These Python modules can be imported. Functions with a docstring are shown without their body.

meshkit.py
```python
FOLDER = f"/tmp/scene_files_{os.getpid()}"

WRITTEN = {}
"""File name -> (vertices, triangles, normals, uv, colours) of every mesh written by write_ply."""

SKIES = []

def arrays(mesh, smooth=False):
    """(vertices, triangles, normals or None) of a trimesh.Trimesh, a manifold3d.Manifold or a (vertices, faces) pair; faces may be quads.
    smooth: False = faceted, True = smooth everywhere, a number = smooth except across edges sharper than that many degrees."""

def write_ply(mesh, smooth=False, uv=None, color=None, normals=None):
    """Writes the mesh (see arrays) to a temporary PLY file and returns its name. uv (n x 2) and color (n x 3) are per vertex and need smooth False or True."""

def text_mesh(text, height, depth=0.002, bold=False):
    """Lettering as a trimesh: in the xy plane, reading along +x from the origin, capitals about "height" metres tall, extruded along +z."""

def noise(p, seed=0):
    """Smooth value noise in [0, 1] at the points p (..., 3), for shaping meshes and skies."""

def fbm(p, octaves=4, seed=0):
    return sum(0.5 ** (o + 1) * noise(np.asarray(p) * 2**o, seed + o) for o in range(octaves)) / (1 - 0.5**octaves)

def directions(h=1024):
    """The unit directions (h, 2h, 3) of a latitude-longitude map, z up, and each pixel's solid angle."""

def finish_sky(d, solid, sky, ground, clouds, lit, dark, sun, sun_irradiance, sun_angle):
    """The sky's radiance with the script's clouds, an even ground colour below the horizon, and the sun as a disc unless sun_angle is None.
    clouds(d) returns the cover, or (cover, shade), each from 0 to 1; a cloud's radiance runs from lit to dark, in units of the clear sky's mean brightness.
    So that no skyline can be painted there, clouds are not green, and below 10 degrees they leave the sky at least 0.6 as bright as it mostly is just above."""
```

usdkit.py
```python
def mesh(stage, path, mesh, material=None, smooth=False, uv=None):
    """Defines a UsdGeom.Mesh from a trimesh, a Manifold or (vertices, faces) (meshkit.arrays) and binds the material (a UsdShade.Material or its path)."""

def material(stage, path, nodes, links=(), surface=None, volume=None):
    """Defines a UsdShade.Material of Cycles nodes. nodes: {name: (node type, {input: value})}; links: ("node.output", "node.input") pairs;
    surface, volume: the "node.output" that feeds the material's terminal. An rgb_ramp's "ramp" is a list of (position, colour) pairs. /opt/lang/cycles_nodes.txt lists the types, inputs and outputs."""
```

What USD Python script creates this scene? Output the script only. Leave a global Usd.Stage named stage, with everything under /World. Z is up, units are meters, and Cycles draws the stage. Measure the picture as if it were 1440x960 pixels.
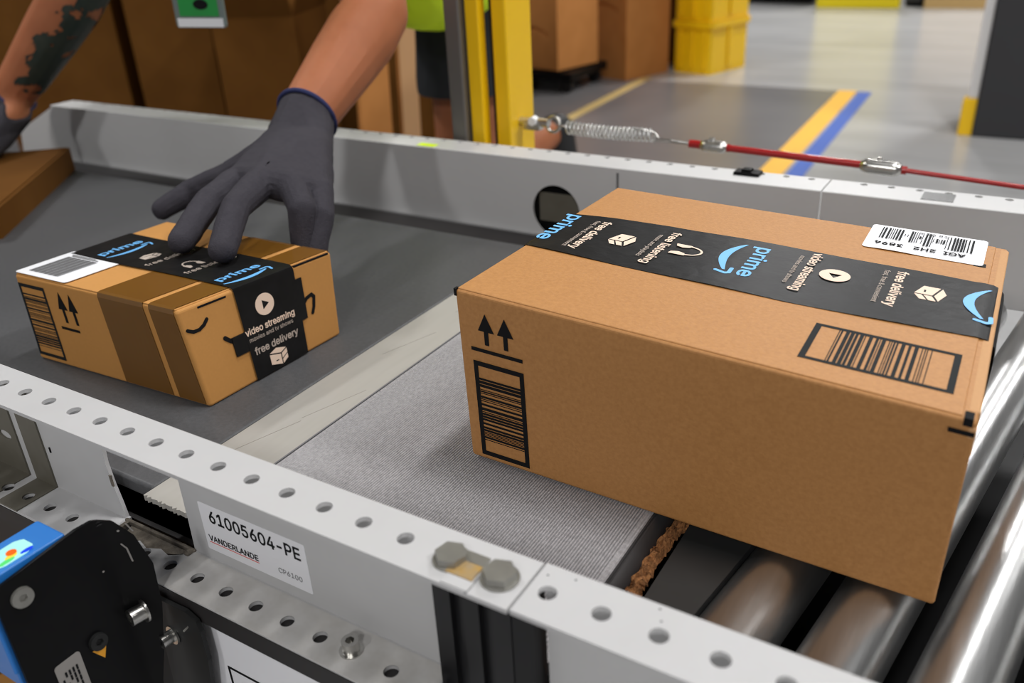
import math, random
import numpy as np, trimesh, manifold3d as m3, usdkit, meshkit
from shapely.geometry import Polygon, LineString, Point, box as sbox
from shapely import affinity
from shapely.ops import unary_union
from pxr import Usd, UsdGeom, UsdLux, UsdShade, Gf, Sdf, Vt

# ------------------------------------------------------------------ camera, lamps, exposure
stage = Usd.Stage.CreateInMemory()
UsdGeom.SetStageUpAxis(stage, UsdGeom.Tokens.z)
UsdGeom.SetStageMetersPerUnit(stage, 1.0)
UsdGeom.Xform.Define(stage, '/World')
UsdGeom.Scope.Define(stage, '/World/Looks')
cam = UsdGeom.Camera.Define(stage, '/World/camera')
RT, DN, FW = (np.array(v) for v in ((.85531929, .51600442, -.04656561), (.19721443, -.40736972, -.89171541), (-.47909851, .75351798, -.4501947)))
POS = np.array([.54086, -.24035, 1.00896])
mat = np.eye(4); mat[0, :3], mat[1, :3], mat[2, :3], mat[3, :3] = RT, -DN, -FW, POS
cam.AddTransformOp().Set(Gf.Matrix4d(mat.tolist()))
cam.CreateHorizontalApertureAttr(36.0); cam.CreateVerticalApertureAttr(24.0)
cam.CreateFocalLengthAttr(30.45); cam.CreateFStopAttr(6.6); cam.CreateFocusDistanceAttr(.57)
cam.CreateClippingRangeAttr(Gf.Vec2f(.02, 200)); cam.CreateExposureAttr(0.25)

def lamp(name, x, y, z, w, l, power):
    r = UsdLux.RectLight.Define(stage, '/World/' + name)
    r.AddTranslateOp().Set(Gf.Vec3d(x, y, z))
    r.CreateWidthAttr(w); r.CreateHeightAttr(l); r.CreateIntensityAttr(power); r.CreateColorAttr(Gf.Vec3f(1, .99, .985))
    r.CreateNormalizeAttr(False)
# the hall's high-bay lamps, 6 m up
for i, (x, y, k) in enumerate([(3.5, -6.2, 1.85), (-.3, -6.2, .85), (-4.3, .2, 1.05), (1.4, 1.0, .80), (5.0, 2.0, 1.5), (1.2, 7.5, 1.6), (-1.6, 10.5, 1.6), (-5.0, 7.5, .2), (4.2, 10.5, 1.6)]):
    lamp('high_bay_lamp_%03d' % i, x, y, 6.0, .4, 1.5, 75 * k)

# ------------------------------------------------------------------ helpers
USED = {}
def numbered(parent, name):
    key = (parent, name); n = USED.get(key, -1) + 1; USED[key] = n
    return name if n == 0 else '%s_%03d' % (name, n)
def pathof(p): return '/World' if p is None else (p if isinstance(p, str) else str(p.GetPath()))
def tag(o, label=None, cat=None, group=None, kind=None):
    for k, v in (('label', label), ('category', cat), ('group', group), ('kind', kind)):
        if v: o.SetCustomDataByKey(k, v)
    return o
def thing(name, label, cat, loc=(0, 0, 0), rz=0, group=None, kind=None):
    x = UsdGeom.Xform.Define(stage, '/World/' + numbered('/World', name))
    x.AddTranslateOp().Set(Gf.Vec3d(*map(float, loc)))
    if rz: x.AddRotateZOp().Set(float(rz))
    return tag(x.GetPrim(), label, cat, group, kind)
OFF = {}
def obj(name, m, material, parent=None, label=None, smooth=False, cat=None, group=None, kind=None):
    par = pathof(parent); p = par + '/' + numbered(par, name)
    if isinstance(m, list): m = cat_(m)
    if par in OFF:                                   # meshes of a thing are given in hall coordinates; its base is its origin
        v, f, _ = meshkit.arrays(m); m = trimesh.Trimesh(v - OFF[par], f, process=False)
    return tag(usdkit.mesh(stage, p, m, M[material], smooth).GetPrim(), label, cat, group, kind)
def base(name, label, cat, loc, group=None, kind=None):
    t = thing(name, label, cat, loc, 0, group, kind); OFF[str(t.GetPath())] = np.array(loc, float); return t
def sub(name, m, material, parent, **k):               # child of a part: same offset as its thing
    par = pathof(parent); root = '/'.join(par.split('/')[:3])
    if root in OFF: OFF[par] = OFF[root]
    return obj(name, m, material, parent, **k)
def cat_(ms): return trimesh.util.concatenate([to_tm(x) for x in ms])
def to_tm(m):
    if isinstance(m, list): return cat_(m)
    if hasattr(m, 'to_mesh'):
        q = m.to_mesh(); return trimesh.Trimesh(np.array(q.vert_properties[:, :3]), np.array(q.tri_verts), process=False)
    if isinstance(m, tuple):
        v, f, _ = meshkit.arrays(m); return trimesh.Trimesh(v, f, process=False)
    return m
def to_m3(t):
    t = to_tm(t); t = trimesh.Trimesh(t.vertices, t.faces, process=True)
    return m3.Manifold(m3.Mesh(np.asarray(t.vertices, np.float32), np.asarray(t.faces, np.uint32)))
def bx(x0, x1, y0, y1, z0, z1, r=0):
    if r <= 0:
        b = trimesh.creation.box([x1 - x0, y1 - y0, z1 - z0]); b.apply_translation([(x0 + x1) / 2, (y0 + y1) / 2, (z0 + z1) / 2]); return b
    s = m3.Manifold.sphere(r, 12)
    return m3.Manifold.batch_hull([s.translate((x, y, z)) for x in (x0 + r, x1 - r) for y in (y0 + r, y1 - r) for z in (z0 + r, z1 - r)])
def cyl(a, b, r, n=24, r2=None):
    a, b = np.array(a, float), np.array(b, float); d = b - a; L = np.linalg.norm(d)
    c = to_tm(m3.Manifold.cylinder(L, r, r if r2 is None else r2, n))
    T = trimesh.geometry.align_vectors([0, 0, 1], d / L); T[:3, 3] = a
    c.apply_transform(T); return c
def tube(pts, r, n=8):
    p = np.array(pts, float); t = np.gradient(p, axis=0); t /= np.linalg.norm(t, axis=1)[:, None]
    up = np.array([0, 0, 1.0]) if abs(t[:, 2]).mean() < .8 else np.array([1.0, 0, 0])
    rad = np.broadcast_to(r, len(p)); V = []
    for q, tt, rr in zip(p, t, rad):
        a = np.cross(tt, up); a /= np.linalg.norm(a); b = np.cross(tt, a)
        V += [q + rr * (math.cos(k * 2 * math.pi / n) * a + math.sin(k * 2 * math.pi / n) * b) for k in range(n)]
    F = []
    for i in range(len(p) - 1):
        for k in range(n):
            a, b, c, d = i * n + k, i * n + (k + 1) % n, (i + 1) * n + (k + 1) % n, (i + 1) * n + k
            F += [[a, c, b], [a, d, c]]
    V += [p[0], p[-1]]; e = len(V) - 2
    for k in range(n): F += [[e, k, (k + 1) % n], [e + 1, (len(p) - 1) * n + (k + 1) % n, (len(p) - 1) * n + k]]
    return trimesh.Trimesh(V, F, process=False)
def extrude_x(poly, x0, x1):
    """a polygon in (y, z) as a solid from x0 to x1"""
    m = trimesh.creation.extrude_polygon(poly, x1 - x0, engine='earcut')
    m.vertices = np.c_[m.vertices[:, 2] + x0, m.vertices[:, 0], m.vertices[:, 1]]; return m
def extrude_y(poly, y0, y1):
    """a polygon in (x, z) as a solid from y0 to y1"""
    m = trimesh.creation.extrude_polygon(poly, y1 - y0, engine='earcut')
    m.vertices = np.c_[m.vertices[:, 0], y1 - m.vertices[:, 2], m.vertices[:, 1]]; return m
def extrude_z(poly, z0, z1):
    m = trimesh.creation.extrude_polygon(poly, z1 - z0, engine='earcut'); m.vertices[:, 2] += z0; return m
def polys(p): return [g for g in getattr(p, 'geoms', [p]) if g.area > 0]
def flat(p, d=.00012):
    """a print: a 2-d shape (x, y) as a very thin slab, x to the right and y up"""
    return cat_([trimesh.creation.extrude_polygon(g, d, engine='earcut') for g in polys(p)])
def text(s, h, bold=False, sx=1.0, d=.00012):
    m = meshkit.text_mesh(s, h, d, bold); m.vertices[:, 0] -= m.vertices[:, 0].min(); m.vertices[:, 0] *= sx; return m
def words(s, length, h, bold=False):
    t = text(s, h, bold); t.vertices[:, 0] *= length / t.vertices[:, 0].max(); return t
def mapped(m, fn):
    m = to_tm(m); return trimesh.Trimesh(fn(np.array(m.vertices)), m.faces, process=False)
def refine(m, edge):
    m = to_tm(m); v, f = trimesh.remesh.subdivide_to_size(m.vertices, m.faces, edge, 12); return trimesh.Trimesh(v, f)

# ------------------------------------------------------------------ materials
M = {}
def mat_(name, color, rough=.5, metal=0, spec=.5, noise=None, bump=None, coat=0, color2=None, extra=None, sub_=0, aniso=0):
    """noise: (scale, amount) colour mottling towards color2; bump: (scale, strength, distance)"""
    n = {'p': ('principled_bsdf', {'base_color': color, 'roughness': rough, 'metallic': metal, 'specular_ior_level': spec, 'coat_weight': coat, 'coat_roughness': .12, 'subsurface_weight': sub_, 'subsurface_scale': .006})}
    l = []
    if aniso: n['p'][1]['anisotropic'] = aniso
    if noise or bump: n['tc'] = ('texture_coordinate', {})
    if noise:
        sc, amt, c2 = noise[0], noise[1], color2 or tuple(.7 * c for c in color)
        mp = {'scale': noise[2]} if len(noise) > 2 else {}
        n['mp'] = ('mapping', mp); n['n'] = ('noise_texture', {'scale': sc, 'detail': 5, 'roughness': .6})
        n['r'] = ('map_range', {'from_min': .3, 'from_max': .7, 'to_min': 0., 'to_max': amt, 'clamp': True})
        n['m'] = ('mix_color', {'a': color, 'b': c2})
        l += [('tc.object', 'mp.vector'), ('mp.vector', 'n.vector'), ('n.fac', 'r.value'), ('r.result', 'm.fac'), ('m.result', 'p.base_color')]
    if bump:
        n['bn'] = ('noise_texture', {'scale': bump[0], 'detail': 4}); n['b'] = ('bump', {'strength': bump[1], 'distance': bump[2]})
        n['bm'] = ('mapping', {'scale': bump[3]} if len(bump) > 3 else {})
        l += [('tc.object', 'bm.vector'), ('bm.vector', 'bn.vector'), ('bn.fac', 'b.height'), ('b.normal', 'p.normal')]
    M[name] = usdkit.material(stage, '/World/Looks/' + name, n, l, surface='p.BSDF')
def emit(name, color, strength):
    M[name] = usdkit.material(stage, '/World/Looks/' + name, {'e': ('emission', {'color': color, 'strength': strength})}, [], surface='e.emission')

KRAFT = (.49, .235, .074)
mat_('kraft', KRAFT, .58, noise=(380, .6, (1, 1, 1)), color2=(.36, .155, .042), bump=(700, .25, .0006), spec=.5)
mat_('kraft_light', (.58, .33, .16), .75, noise=(700, .25), spec=.2)
mat_('kraft_small', (.56, .27, .075), .7, noise=(500, .2), color2=(.42, .19, .05), bump=(120, .15, .0006), spec=.3)
mat_('kraft_back', (.55, .235, .07), .8, noise=(9, .5), color2=(.42, .165, .04), spec=.15)
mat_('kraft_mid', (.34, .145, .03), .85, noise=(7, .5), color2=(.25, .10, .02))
mat_('kraft_dark_and_shaded', (.15, .062, .012), .85, noise=(5, .6), color2=(.09, .034, .006), spec=.1)  # dark brown that also holds the shade on flat box and left cartons
mat_('clear_tape', (.18, .080, .012), .22, noise=(40, .3), color2=(.16, .065, .01), coat=.3)
mat_('black_tape', (.008, .008, .008), .42, noise=(60, .5, (1, 1, 1)), color2=(.018, .018, .019), bump=(110, .25, .0012), spec=.14)
mat_('black_ink', (.008, .008, .009), .7, spec=.15)
mat_('faded_ink', (.018, .020, .021), .7, spec=.15)
mat_('grey_ink', (.16, .16, .165), .6)
mat_('blue_ink', (.16, .48, .90), .5)
mat_('cream_ink', (.86, .66, .52), .6)
mat_('dim_cream_ink', (.50, .42, .36), .6)
mat_('white_paper', (.86, .87, .90), .55)
mat_('label_white', (.80, .80, .83), .45)
mat_('red_ink', (.7, .06, .04), .5)
mat_('rail_paint', (.51, .508, .51), .45, noise=(28, .25), color2=(.43, .427, .425), bump=(260, .05, .0005), spec=.4)
mat_('rail_grimy', (.60, .59, .575), .55, noise=(70, .6), color2=(.44, .42, .385), bump=(260, .05, .0005), spec=.35)
mat_('rail_far_paint', (.60, .60, .60), .42, noise=(12, .2), color2=(.52, .52, .51), spec=.4)
mat_('olive_and_shade', (.115, .105, .08), .55, noise=(60, .4), color2=(.16, .15, .125))  # olive of the hole bracket, and painted shade inside the near rail
mat_('torn_metal', (.22, .19, .15), .6, noise=(120, .8), color2=(.06, .05, .04), bump=(300, .6, .002))
mat_('dark_belt', (.085, .086, .090), .5, noise=(300, .6), color2=(.050, .051, .053), bump=(900, .25, .0006), spec=.35)
mat_('grey_belt', (.40, .39, .40), .42, noise=(420, .7), color2=(.20, .195, .20), bump=(1500, .3, .0006), spec=.5)
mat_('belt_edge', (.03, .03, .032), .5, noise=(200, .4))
mat_('plate_cream', (.37, .355, .325), .45, noise=(14, .35, (8, 1, 1)), color2=(.30, .285, .25), spec=.45)
mat_('plate_cream_dark', (.27, .255, .225), .5)
mat_('debris', (.36, .155, .05), .9, noise=(260, .8), color2=(.09, .035, .01), bump=(400, .8, .003))
mat_('dark_plate', (.018, .019, .019), .5, noise=(30, .4), color2=(.03, .03, .03))
mat_('steel', (.46, .465, .465), .29, metal=.94, noise=(30, .5, (6, .4, 6)), color2=(.32, .32, .31), bump=(60, .06, .001, (10, .5, 10)))
mat_('bolt_steel', (.62, .61, .58), .28, metal=1, noise=(200, .3))
mat_('zinc_bright', (.70, .71, .70), .38, metal=.8)
mat_('dull_zinc', (.33, .325, .30), .42, metal=.75, noise=(120, .5), color2=(.22, .215, .20))
mat_('brass_stain', (.46, .28, .07), .5, metal=.3, noise=(160, .7), color2=(.30, .28, .24))
mat_('black_metal', (.004, .004, .0045), .42, noise=(40, .4), color2=(.007, .007, .007), spec=.12)
mat_('dark_grey_metal', (.016, .0165, .0165), .5, noise=(60, .4), color2=(.025, .025, .025), spec=.2)
mat_('black_leg', (.006, .006, .007), .35, spec=.3)
mat_('leg_strip', (.014, .014, .015), .5, spec=.2)
mat_('black_rubber', (.014, .012, .012), .6)
mat_('sensor_blue', (.012, .16, .52), .4)
mat_('plate_label', (.26, .245, .23), .5)
mat_('orange_sticker', (.95, .42, .02), .5)
emit('led_white', (.50, 1.0, .95), .85); emit('led_green', (.15, 1.0, .25), .75); emit('led_red', (1.0, .16, .02), .9); emit('led_blue', (.02, .08, 1.0), .9); emit('led_yellow', (1.0, .80, .08), .9)
mat_('glove_knit', (.040, .037, .046), .85, noise=(220, .4), color2=(.062, .058, .068), bump=(700, .5, .0012), spec=.2)
mat_('glove_coat', (.018, .018, .020), .5, noise=(150, .4), bump=(500, .3, .001))
mat_('cuff_blue', (.02, .026, .10), .8, bump=(600, .5, .001))
mat_('skin', (.43, .155, .070), .62, spec=.3, noise=(26, .4), color2=(.32, .105, .045), sub_=.12, bump=(220, .15, .0012))
mat_('tattoo_ink', (.018, .034, .028), .55, noise=(45, .6), color2=(.05, .055, .04))
mat_('hi_vis', (.74, 1.0, .010), .7, bump=(400, .2, .001))
mat_('shorts_cloth', (.016, .018, .023), .85, noise=(30, .5), color2=(.03, .033, .042), bump=(200, .3, .002))
mat_('hair', (.02, .014, .01), .6, bump=(300, .6, .003))
mat_('shoe', (.012, .012, .013), .5)
mat_('yellow_paint', (.92, .56, .004), .42, noise=(6, .2), color2=(.84, .48, .004))
mat_('grey_post', (.15, .14, .13), .4, metal=.3)
mat_('dark_gap', (.02, .012, .005), .7)
mat_('yellow_plastic', (.98, .60, .004), .35)
mat_('yellow_far', (.85, .68, .005), .4)
mat_('beige_board', (.60, .40, .16), .7)
mat_('pillar_paint', (.028, .028, .031), .55)
mat_('white_paint', (.72, .71, .70), .5)
mat_('cable_red', (.36, .006, .006), .3, coat=.4)
mat_('card_green', (.01, .30, .05), .35, coat=.5)
mat_('card_clear', (.16, .20, .19), .15, coat=.6)
mat_('floor_dark', (.16, .155, .158), .32, noise=(2.2, .4, (.5, 3, 1)), color2=(.20, .195, .195), bump=(60, .04, .002))
mat_('floor_light', (.50, .50, .50), .24, noise=(1.6, .7, (.5, 3, 1)), color2=(.34, .34, .34), bump=(40, .04, .002))
mat_('line_yellow', (.95, .50, .03), .45, noise=(6, .2)); mat_('line_blue', (.02, .10, .48), .45, noise=(6, .2))
mat_('line_pale', (.62, .46, .18), .5, noise=(5, .4))
mat_('caster', (.015, .015, .016), .5)

# ------------------------------------------------------------------ floor
fl = obj('floor', bx(-14, 12, -8, 22, -.2, 0), 'floor_light', kind='structure')
sub('painted_zone', extrude_z(Polygon([(-14, .0), (-.30, .0), (-.385, 4.88), (-14, 4.88)]), 0, .002), 'floor_dark', fl)
def line(x0, y0, x1, y1, w, m): return extrude_z(LineString([(x0, y0), (x1, y1)]).buffer(w / 2, cap_style=2), 0, .0032)
sub('floor_line', line(-.335, 2.3, -.437, 4.89, .095, 'y'), 'line_yellow', fl, label='yellow floor marking line')
sub('floor_line', line(-.236, 2.3, -.345, 4.88, .066, 'b'), 'line_blue', fl, label='blue floor marking line beside the yellow one')
sub('floor_line', line(-1.56, 3.2, -1.655, 4.95, .06, 'p'), 'line_pale', fl, label='faded yellow floor marking line by the cartons')

# the hall: walls and ceiling outside the picture
mat_('wall_paint', (.20, .20, .20), .7); mat_('ceiling_paint', (.10, .10, .10), .8)
obj('wall_back', bx(-14, 12, 22, 22.2, 0, 7.5), 'wall_paint', kind='structure')
obj('wall_front', bx(-14, 12, -8.2, -8, 0, 7.5), 'wall_paint', kind='structure')
obj('wall_left', bx(-14.2, -14, -8, 22, 0, 7.5), 'wall_paint', kind='structure')
obj('wall_right', bx(12, 12.2, -8, 22, 0, 7.5), 'wall_paint', kind='structure')
obj('ceiling', bx(-14.2, 12.2, -8.2, 22.2, 7.5, 7.7), 'ceiling_paint', kind='structure')

# ------------------------------------------------------------------ conveyor frame
Z0 = .75                                              # the height of the side rails' top
T = .0025
def channel(x0, x1, yw, yo, depth, lip=0):
    """a C of bent sheet: web at yw, flanges reaching to yo"""
    s = 1 if yo > yw else -1; t = T / 2
    pts = [(yo, Z0 - t), (yw, Z0 - t), (yw, Z0 - depth + t), (yo - .003 * s * 0, Z0 - depth + t)]
    if lip: pts.append((yo, Z0 - depth - lip))
    return to_m3(extrude_x(LineString(pts).buffer(t, cap_style=2, join_style=1, quad_segs=6), x0, x1))
def vhole(x, y, r, z=Z0, h=.02): return m3.Manifold.cylinder(h, r, r, 20).translate((x, y, z - h / 2))

# near rail, left section
r1 = channel(-1.15, .3897, .01375, -.0178, .0945)
holes = [vhole(.025 * i, -.0012, .0042) for i in range(-45, 14)]
low = [vhole(-.0366 + .0245 * i, -.0045, .0042, Z0 - .0933) for i in range(-45, 17) if i not in (13,)]
notch = to_m3(extrude_y(Polygon([(.0685, Z0 - .022), (.0672, Z0 - .036), (.0655, Z0 - .050), (.0668, Z0 - .066), (.0692, Z0 - .08), (.0706, Z0 - .0915), (.078, Z0 - .0925), (.1375, Z0 - .0925), (.1385, Z0 - .07), (.1392, Z0 - .032), (.1385, Z0 - .022)]), .008, .03))
torn = to_m3(extrude_z(Polygon([(.072, .02), (.074, -.002), (.083, .0), (.091, -.004), (.098, .002), (.108, -.001), (.117, .003), (.126, .001), (.134, .006), (.137, .02)]), Z0 - .1, Z0 - .0885))
legslot = to_m3(bx(.3336, .3905, .004, .03, Z0 - .2, Z0 - .0040))
legslot2 = to_m3(bx(.3336, .3905, -.03, .03, Z0 - .2, Z0 - .05))
r1 = r1 - m3.Manifold.compose([]) if False else r1
for c in holes + low + [notch, torn, legslot, legslot2]: r1 = r1 - c
nr = base('conveyor_rail', 'near white perforated side rail with notch and white number label', 'rail', (0, 0, Z0))
obj('channel', r1, 'rail_paint', nr, smooth=35)
# grime on the lower flange: a worn lower shelf face
obj('torn_edge', [bx(.0730, .0760, -.001, .0135, Z0 - .0955, Z0 - .0912, .0008), bx(.0715, .139, .0105, .0128, Z0 - .0945, Z0 - .0905, .0008),
    extrude_z(Polygon([(.078, .011), (.082, .001), (.090, -.003), (.099, -.0045), (.110, .0005), (.121, .002), (.130, .006), (.136, .0115)]), Z0 - .0955, Z0 - .0935),
    bx(.1345, .1385, .0060, .0125, Z0 - .0928, Z0 - .0900, .001)], 'torn_metal', nr, label='torn and dirty metal edge below the notch')
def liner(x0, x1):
    """a C-shaped sheet inside the channel, holding painted shade"""
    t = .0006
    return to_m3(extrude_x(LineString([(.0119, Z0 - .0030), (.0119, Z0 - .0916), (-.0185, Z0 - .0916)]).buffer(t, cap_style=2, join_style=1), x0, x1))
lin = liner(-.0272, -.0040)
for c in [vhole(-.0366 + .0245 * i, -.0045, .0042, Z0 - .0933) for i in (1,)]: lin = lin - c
obj('shade_sheet', lin, 'olive_and_shade', nr, label='dark olive sheet painting shade inside the rail')  # dark sheet drawing a band of cast shade on web and flange
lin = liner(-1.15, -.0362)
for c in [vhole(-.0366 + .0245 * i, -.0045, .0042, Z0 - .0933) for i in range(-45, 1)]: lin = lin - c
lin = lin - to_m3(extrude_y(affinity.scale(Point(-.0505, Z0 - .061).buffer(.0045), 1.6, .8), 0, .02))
obj('shade_sheet', lin, 'olive_and_shade', nr, label='dark olive sheet painting shade inside the rail')  # second band of shade along the channel, again a dark sheet
obj('weld_spot', bx(.0021, .0032, .0118, .0126, Z0 - .0605, Z0 - .0565), 'black_ink', nr)
obj('burr', bx(.0665, .0685, .0116, .0126, Z0 - .0665, Z0 - .058), 'torn_metal', nr)
def dusty(x0, x1, cut):
    d = to_m3(bx(x0, x1, -.0186, .0112, Z0 - .0924, Z0 - .0918))
    for c in low: d = d - c
    return d
obj('dust_film', dusty(.1392, .3330, 0), 'rail_grimy', nr, label='dusty lower shelf of the rail')
obj('duct', bx(-1.15, .3325, -.0182, .0120, Z0 - .1085, Z0 - .0946), 'black_rubber', nr, label='black strip under the rail')
def bolt_hex(x, y, z, r, h): return cat_([m3.Manifold.cylinder(h, r, r * .96, 6).rotate((0, 0, 17)).translate((x, y, z)), m3.Manifold.cylinder(.0009, r * 1.12, r * 1.12, 24).translate((x, y, z - .0002))])
obj('hex_bolt', bolt_hex(.3520, -.0029, Z0, .0078, .0042), 'dull_zinc', nr, label='hexagon bolt head, left of the pair')
obj('hex_bolt', bolt_hex(.3775, -.0031, Z0, .0080, .0044), 'dull_zinc', nr, label='hexagon bolt head, right of the pair')
obj('shim_plate', bx(.3545, .3680, -.0015, .0048, Z0 - .0002, Z0 + .0010), 'dull_zinc', nr)
obj('shim_plate', bx(.3543, .3680, -.0112, -.0015, Z0 - .0002, Z0 + .0009), 'brass_stain', nr, label='yellow stained shim between the bolts')
obj('shim_plate', bx(.3558, .3697, -.0172, -.0114, Z0 - .0002, Z0 + .0007), 'rail_paint', nr, label='white shim edge')
obj('slot_mark', [bx(.3690, .3697, -.0182, -.006, Z0 - .0002, Z0 + .0004)], 'grey_ink', nr)
def socket_bolt(p, d, r, h, hexr, wash):
    p, d = np.array(p, float), np.array(d, float) / np.linalg.norm(d)
    head = to_m3(cyl(p, p + d * h, r, 28)) - to_m3(cyl(p + d * (h * .45), p + d * (h + .002), hexr, 6))
    return cat_([head, cyl(p - d * .0002, p + d * .0011, wash, 28)])
obj('socket_bolt', socket_bolt((.2788, -.0035, Z0 - .0922), (0, 0, 1), .0047, .0078, .0027, .0066), 'bolt_steel', nr, smooth=30, label='chrome socket-head bolt on the lower flange')
# number label on the web
def on_web(m, x0, z0, y=.01245):                     # 2-d print -> upright on the rail's web, facing outward
    def fn(v): return np.c_[x0 + v[:, 0], y - v[:, 2], z0 + v[:, 1]]
    return mapped(m, fn)
lab = obj('number_label', on_web(flat(sbox(0, 0, .0858, .0355).buffer(-.0012).buffer(.0012), .0002), .1528, Z0 - .0838), 'label_white', nr, label='white adhesive label')
sub('printed_number', on_web(words('61005604-PE', .0735, .0086, True), .1606, Z0 - .0612, .0122), 'black_ink', lab)
sub('printed_word', on_web(words('VANDERLANDE', .0418, .0041, True), .1558, Z0 - .0762, .0122), 'black_ink', lab)
sub('printed_line', on_web(flat(sbox(0, 0, .0418, .0005)), .1558, Z0 - .0778, .0122), 'red_ink', lab, label='red underline')
sub('printed_word', on_web(words('CP6100', .0185, .0036), .2135, Z0 - .0775, .0122), 'grey_ink', lab)
# near rail, right section
r2 = channel(.3909, 1.25, .0145, -.0172, .30)
for c in [vhole(.025 * i, -.0012, .0042) for i in range(16, 50)]: r2 = r2 - c
nr2 = base('conveyor_rail', 'near white perforated side rail beside the steel rollers', 'rail', (.39, 0, Z0))
obj('channel', r2, 'rail_paint', nr2, smooth=35)
for dx, dy in ((0, 0), (.012, .003), (.05, .004), (.053, -.002)): obj('paint_chip', bx(.3945 + dx, .3953 + dx, .008 + dy, .0086 + dy, Z0 - .0001, Z0 + .0002), 'faded_ink', nr2)
# black leg under the joint
lg = base('support_column', 'black extruded column standing under the joint of the near rails', 'column', (.36, .009, 0))
prof = sbox(.3337, .003, .3775, .0160)
for a in (.3437, .3600): prof = prof.difference(sbox(a, .000, a + .0075, .0065))
obj('post', extrude_z(prof, .012, Z0 - .0045), 'black_leg', lg)
obj('cover_strip', bx(.3777, .3885, .0035, .0160, .03, Z0 - .0045), 'leg_strip', lg, label='dark grey cover strip')
obj('foot', cyl((.356, .0095, 0), (.356, .0095, .0125), .03), 'black_rubber', lg)
# white cover panel hanging below the left section
pn = base('cover_panel', 'white cover panel with black printed frame below the near rail', 'panel', (.25, -.012, Z0 - .12))
pp = Polygon([(.1647, Z0 - .1135), (.3325, Z0 - .1135), (.3325, Z0 - .40), (.150, Z0 - .40), (.152, Z0 - .20), (.157, Z0 - .165), (.1615, Z0 - .14)])
obj('sheet', extrude_y(pp, -.0125, -.0100), 'label_white', pn)
fr = sbox(.1790, Z0 - .34, .326, Z0 - .1463)
obj('printed_frame', extrude_y(fr.difference(fr.buffer(-.0016, join_style=2)), -.0128, -.0124), 'black_ink', pn)

# far rail
def far(x0, x1):
    c = channel(x0, x1, .59825, .6385, .0905)
    for i in range(-60, 60):
        x = .0252 + .025 * i
        if x0 + .01 < x < x1 - .01: c = c - vhole(x, .6325, .0036)
    return c
f1 = far(-.875, .3675)
endcut = to_m3(extrude_y(Polygon([(-1.0, Z0 + .05), (-.862, Z0 + .05), (-.864, Z0 - .002), (-.915, Z0 - .08), (-.915, Z0 - .2), (-1.0, Z0 - .2)]), .5, .8))
hole = to_m3(extrude_y(affinity.scale(Point(.0775, Z0 - .0590).buffer(.0305), 1, 1.02), .55, .61))
f1 = f1 - endcut - hole
fr1 = base('conveyor_rail', 'far white side rail behind the gloved hand, with round cable hole', 'rail', (-.25, .6, Z0))
obj('channel', f1, 'rail_far_paint', fr1, smooth=35)
obj('end_plate', extrude_y(Polygon([(-.866, Z0 - .004), (-.855, Z0 - .004), (-.860, Z0 - .088), (-.985, Z0 - .088), (-.975, Z0 - .05)]), .598, .601), 'white_paint', fr1)
obj('hole_dark_backing', extrude_y(Point(.0775, Z0 - .0590).buffer(.036), .6005, .604).copy() if False else bx(.040, .118, .606, .62, Z0 - .092, Z0 - .02), 'black_metal', fr1, label='dark backing added in place of the shade behind the cable hole')  # added backing box, stands in for the dark void behind
obj('hole_bracket', bx(.052, .104, .6046, .6058, Z0 - .074, Z0 - .040), 'olive_and_shade', fr1, label='olive part seen through the cable hole')
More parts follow.
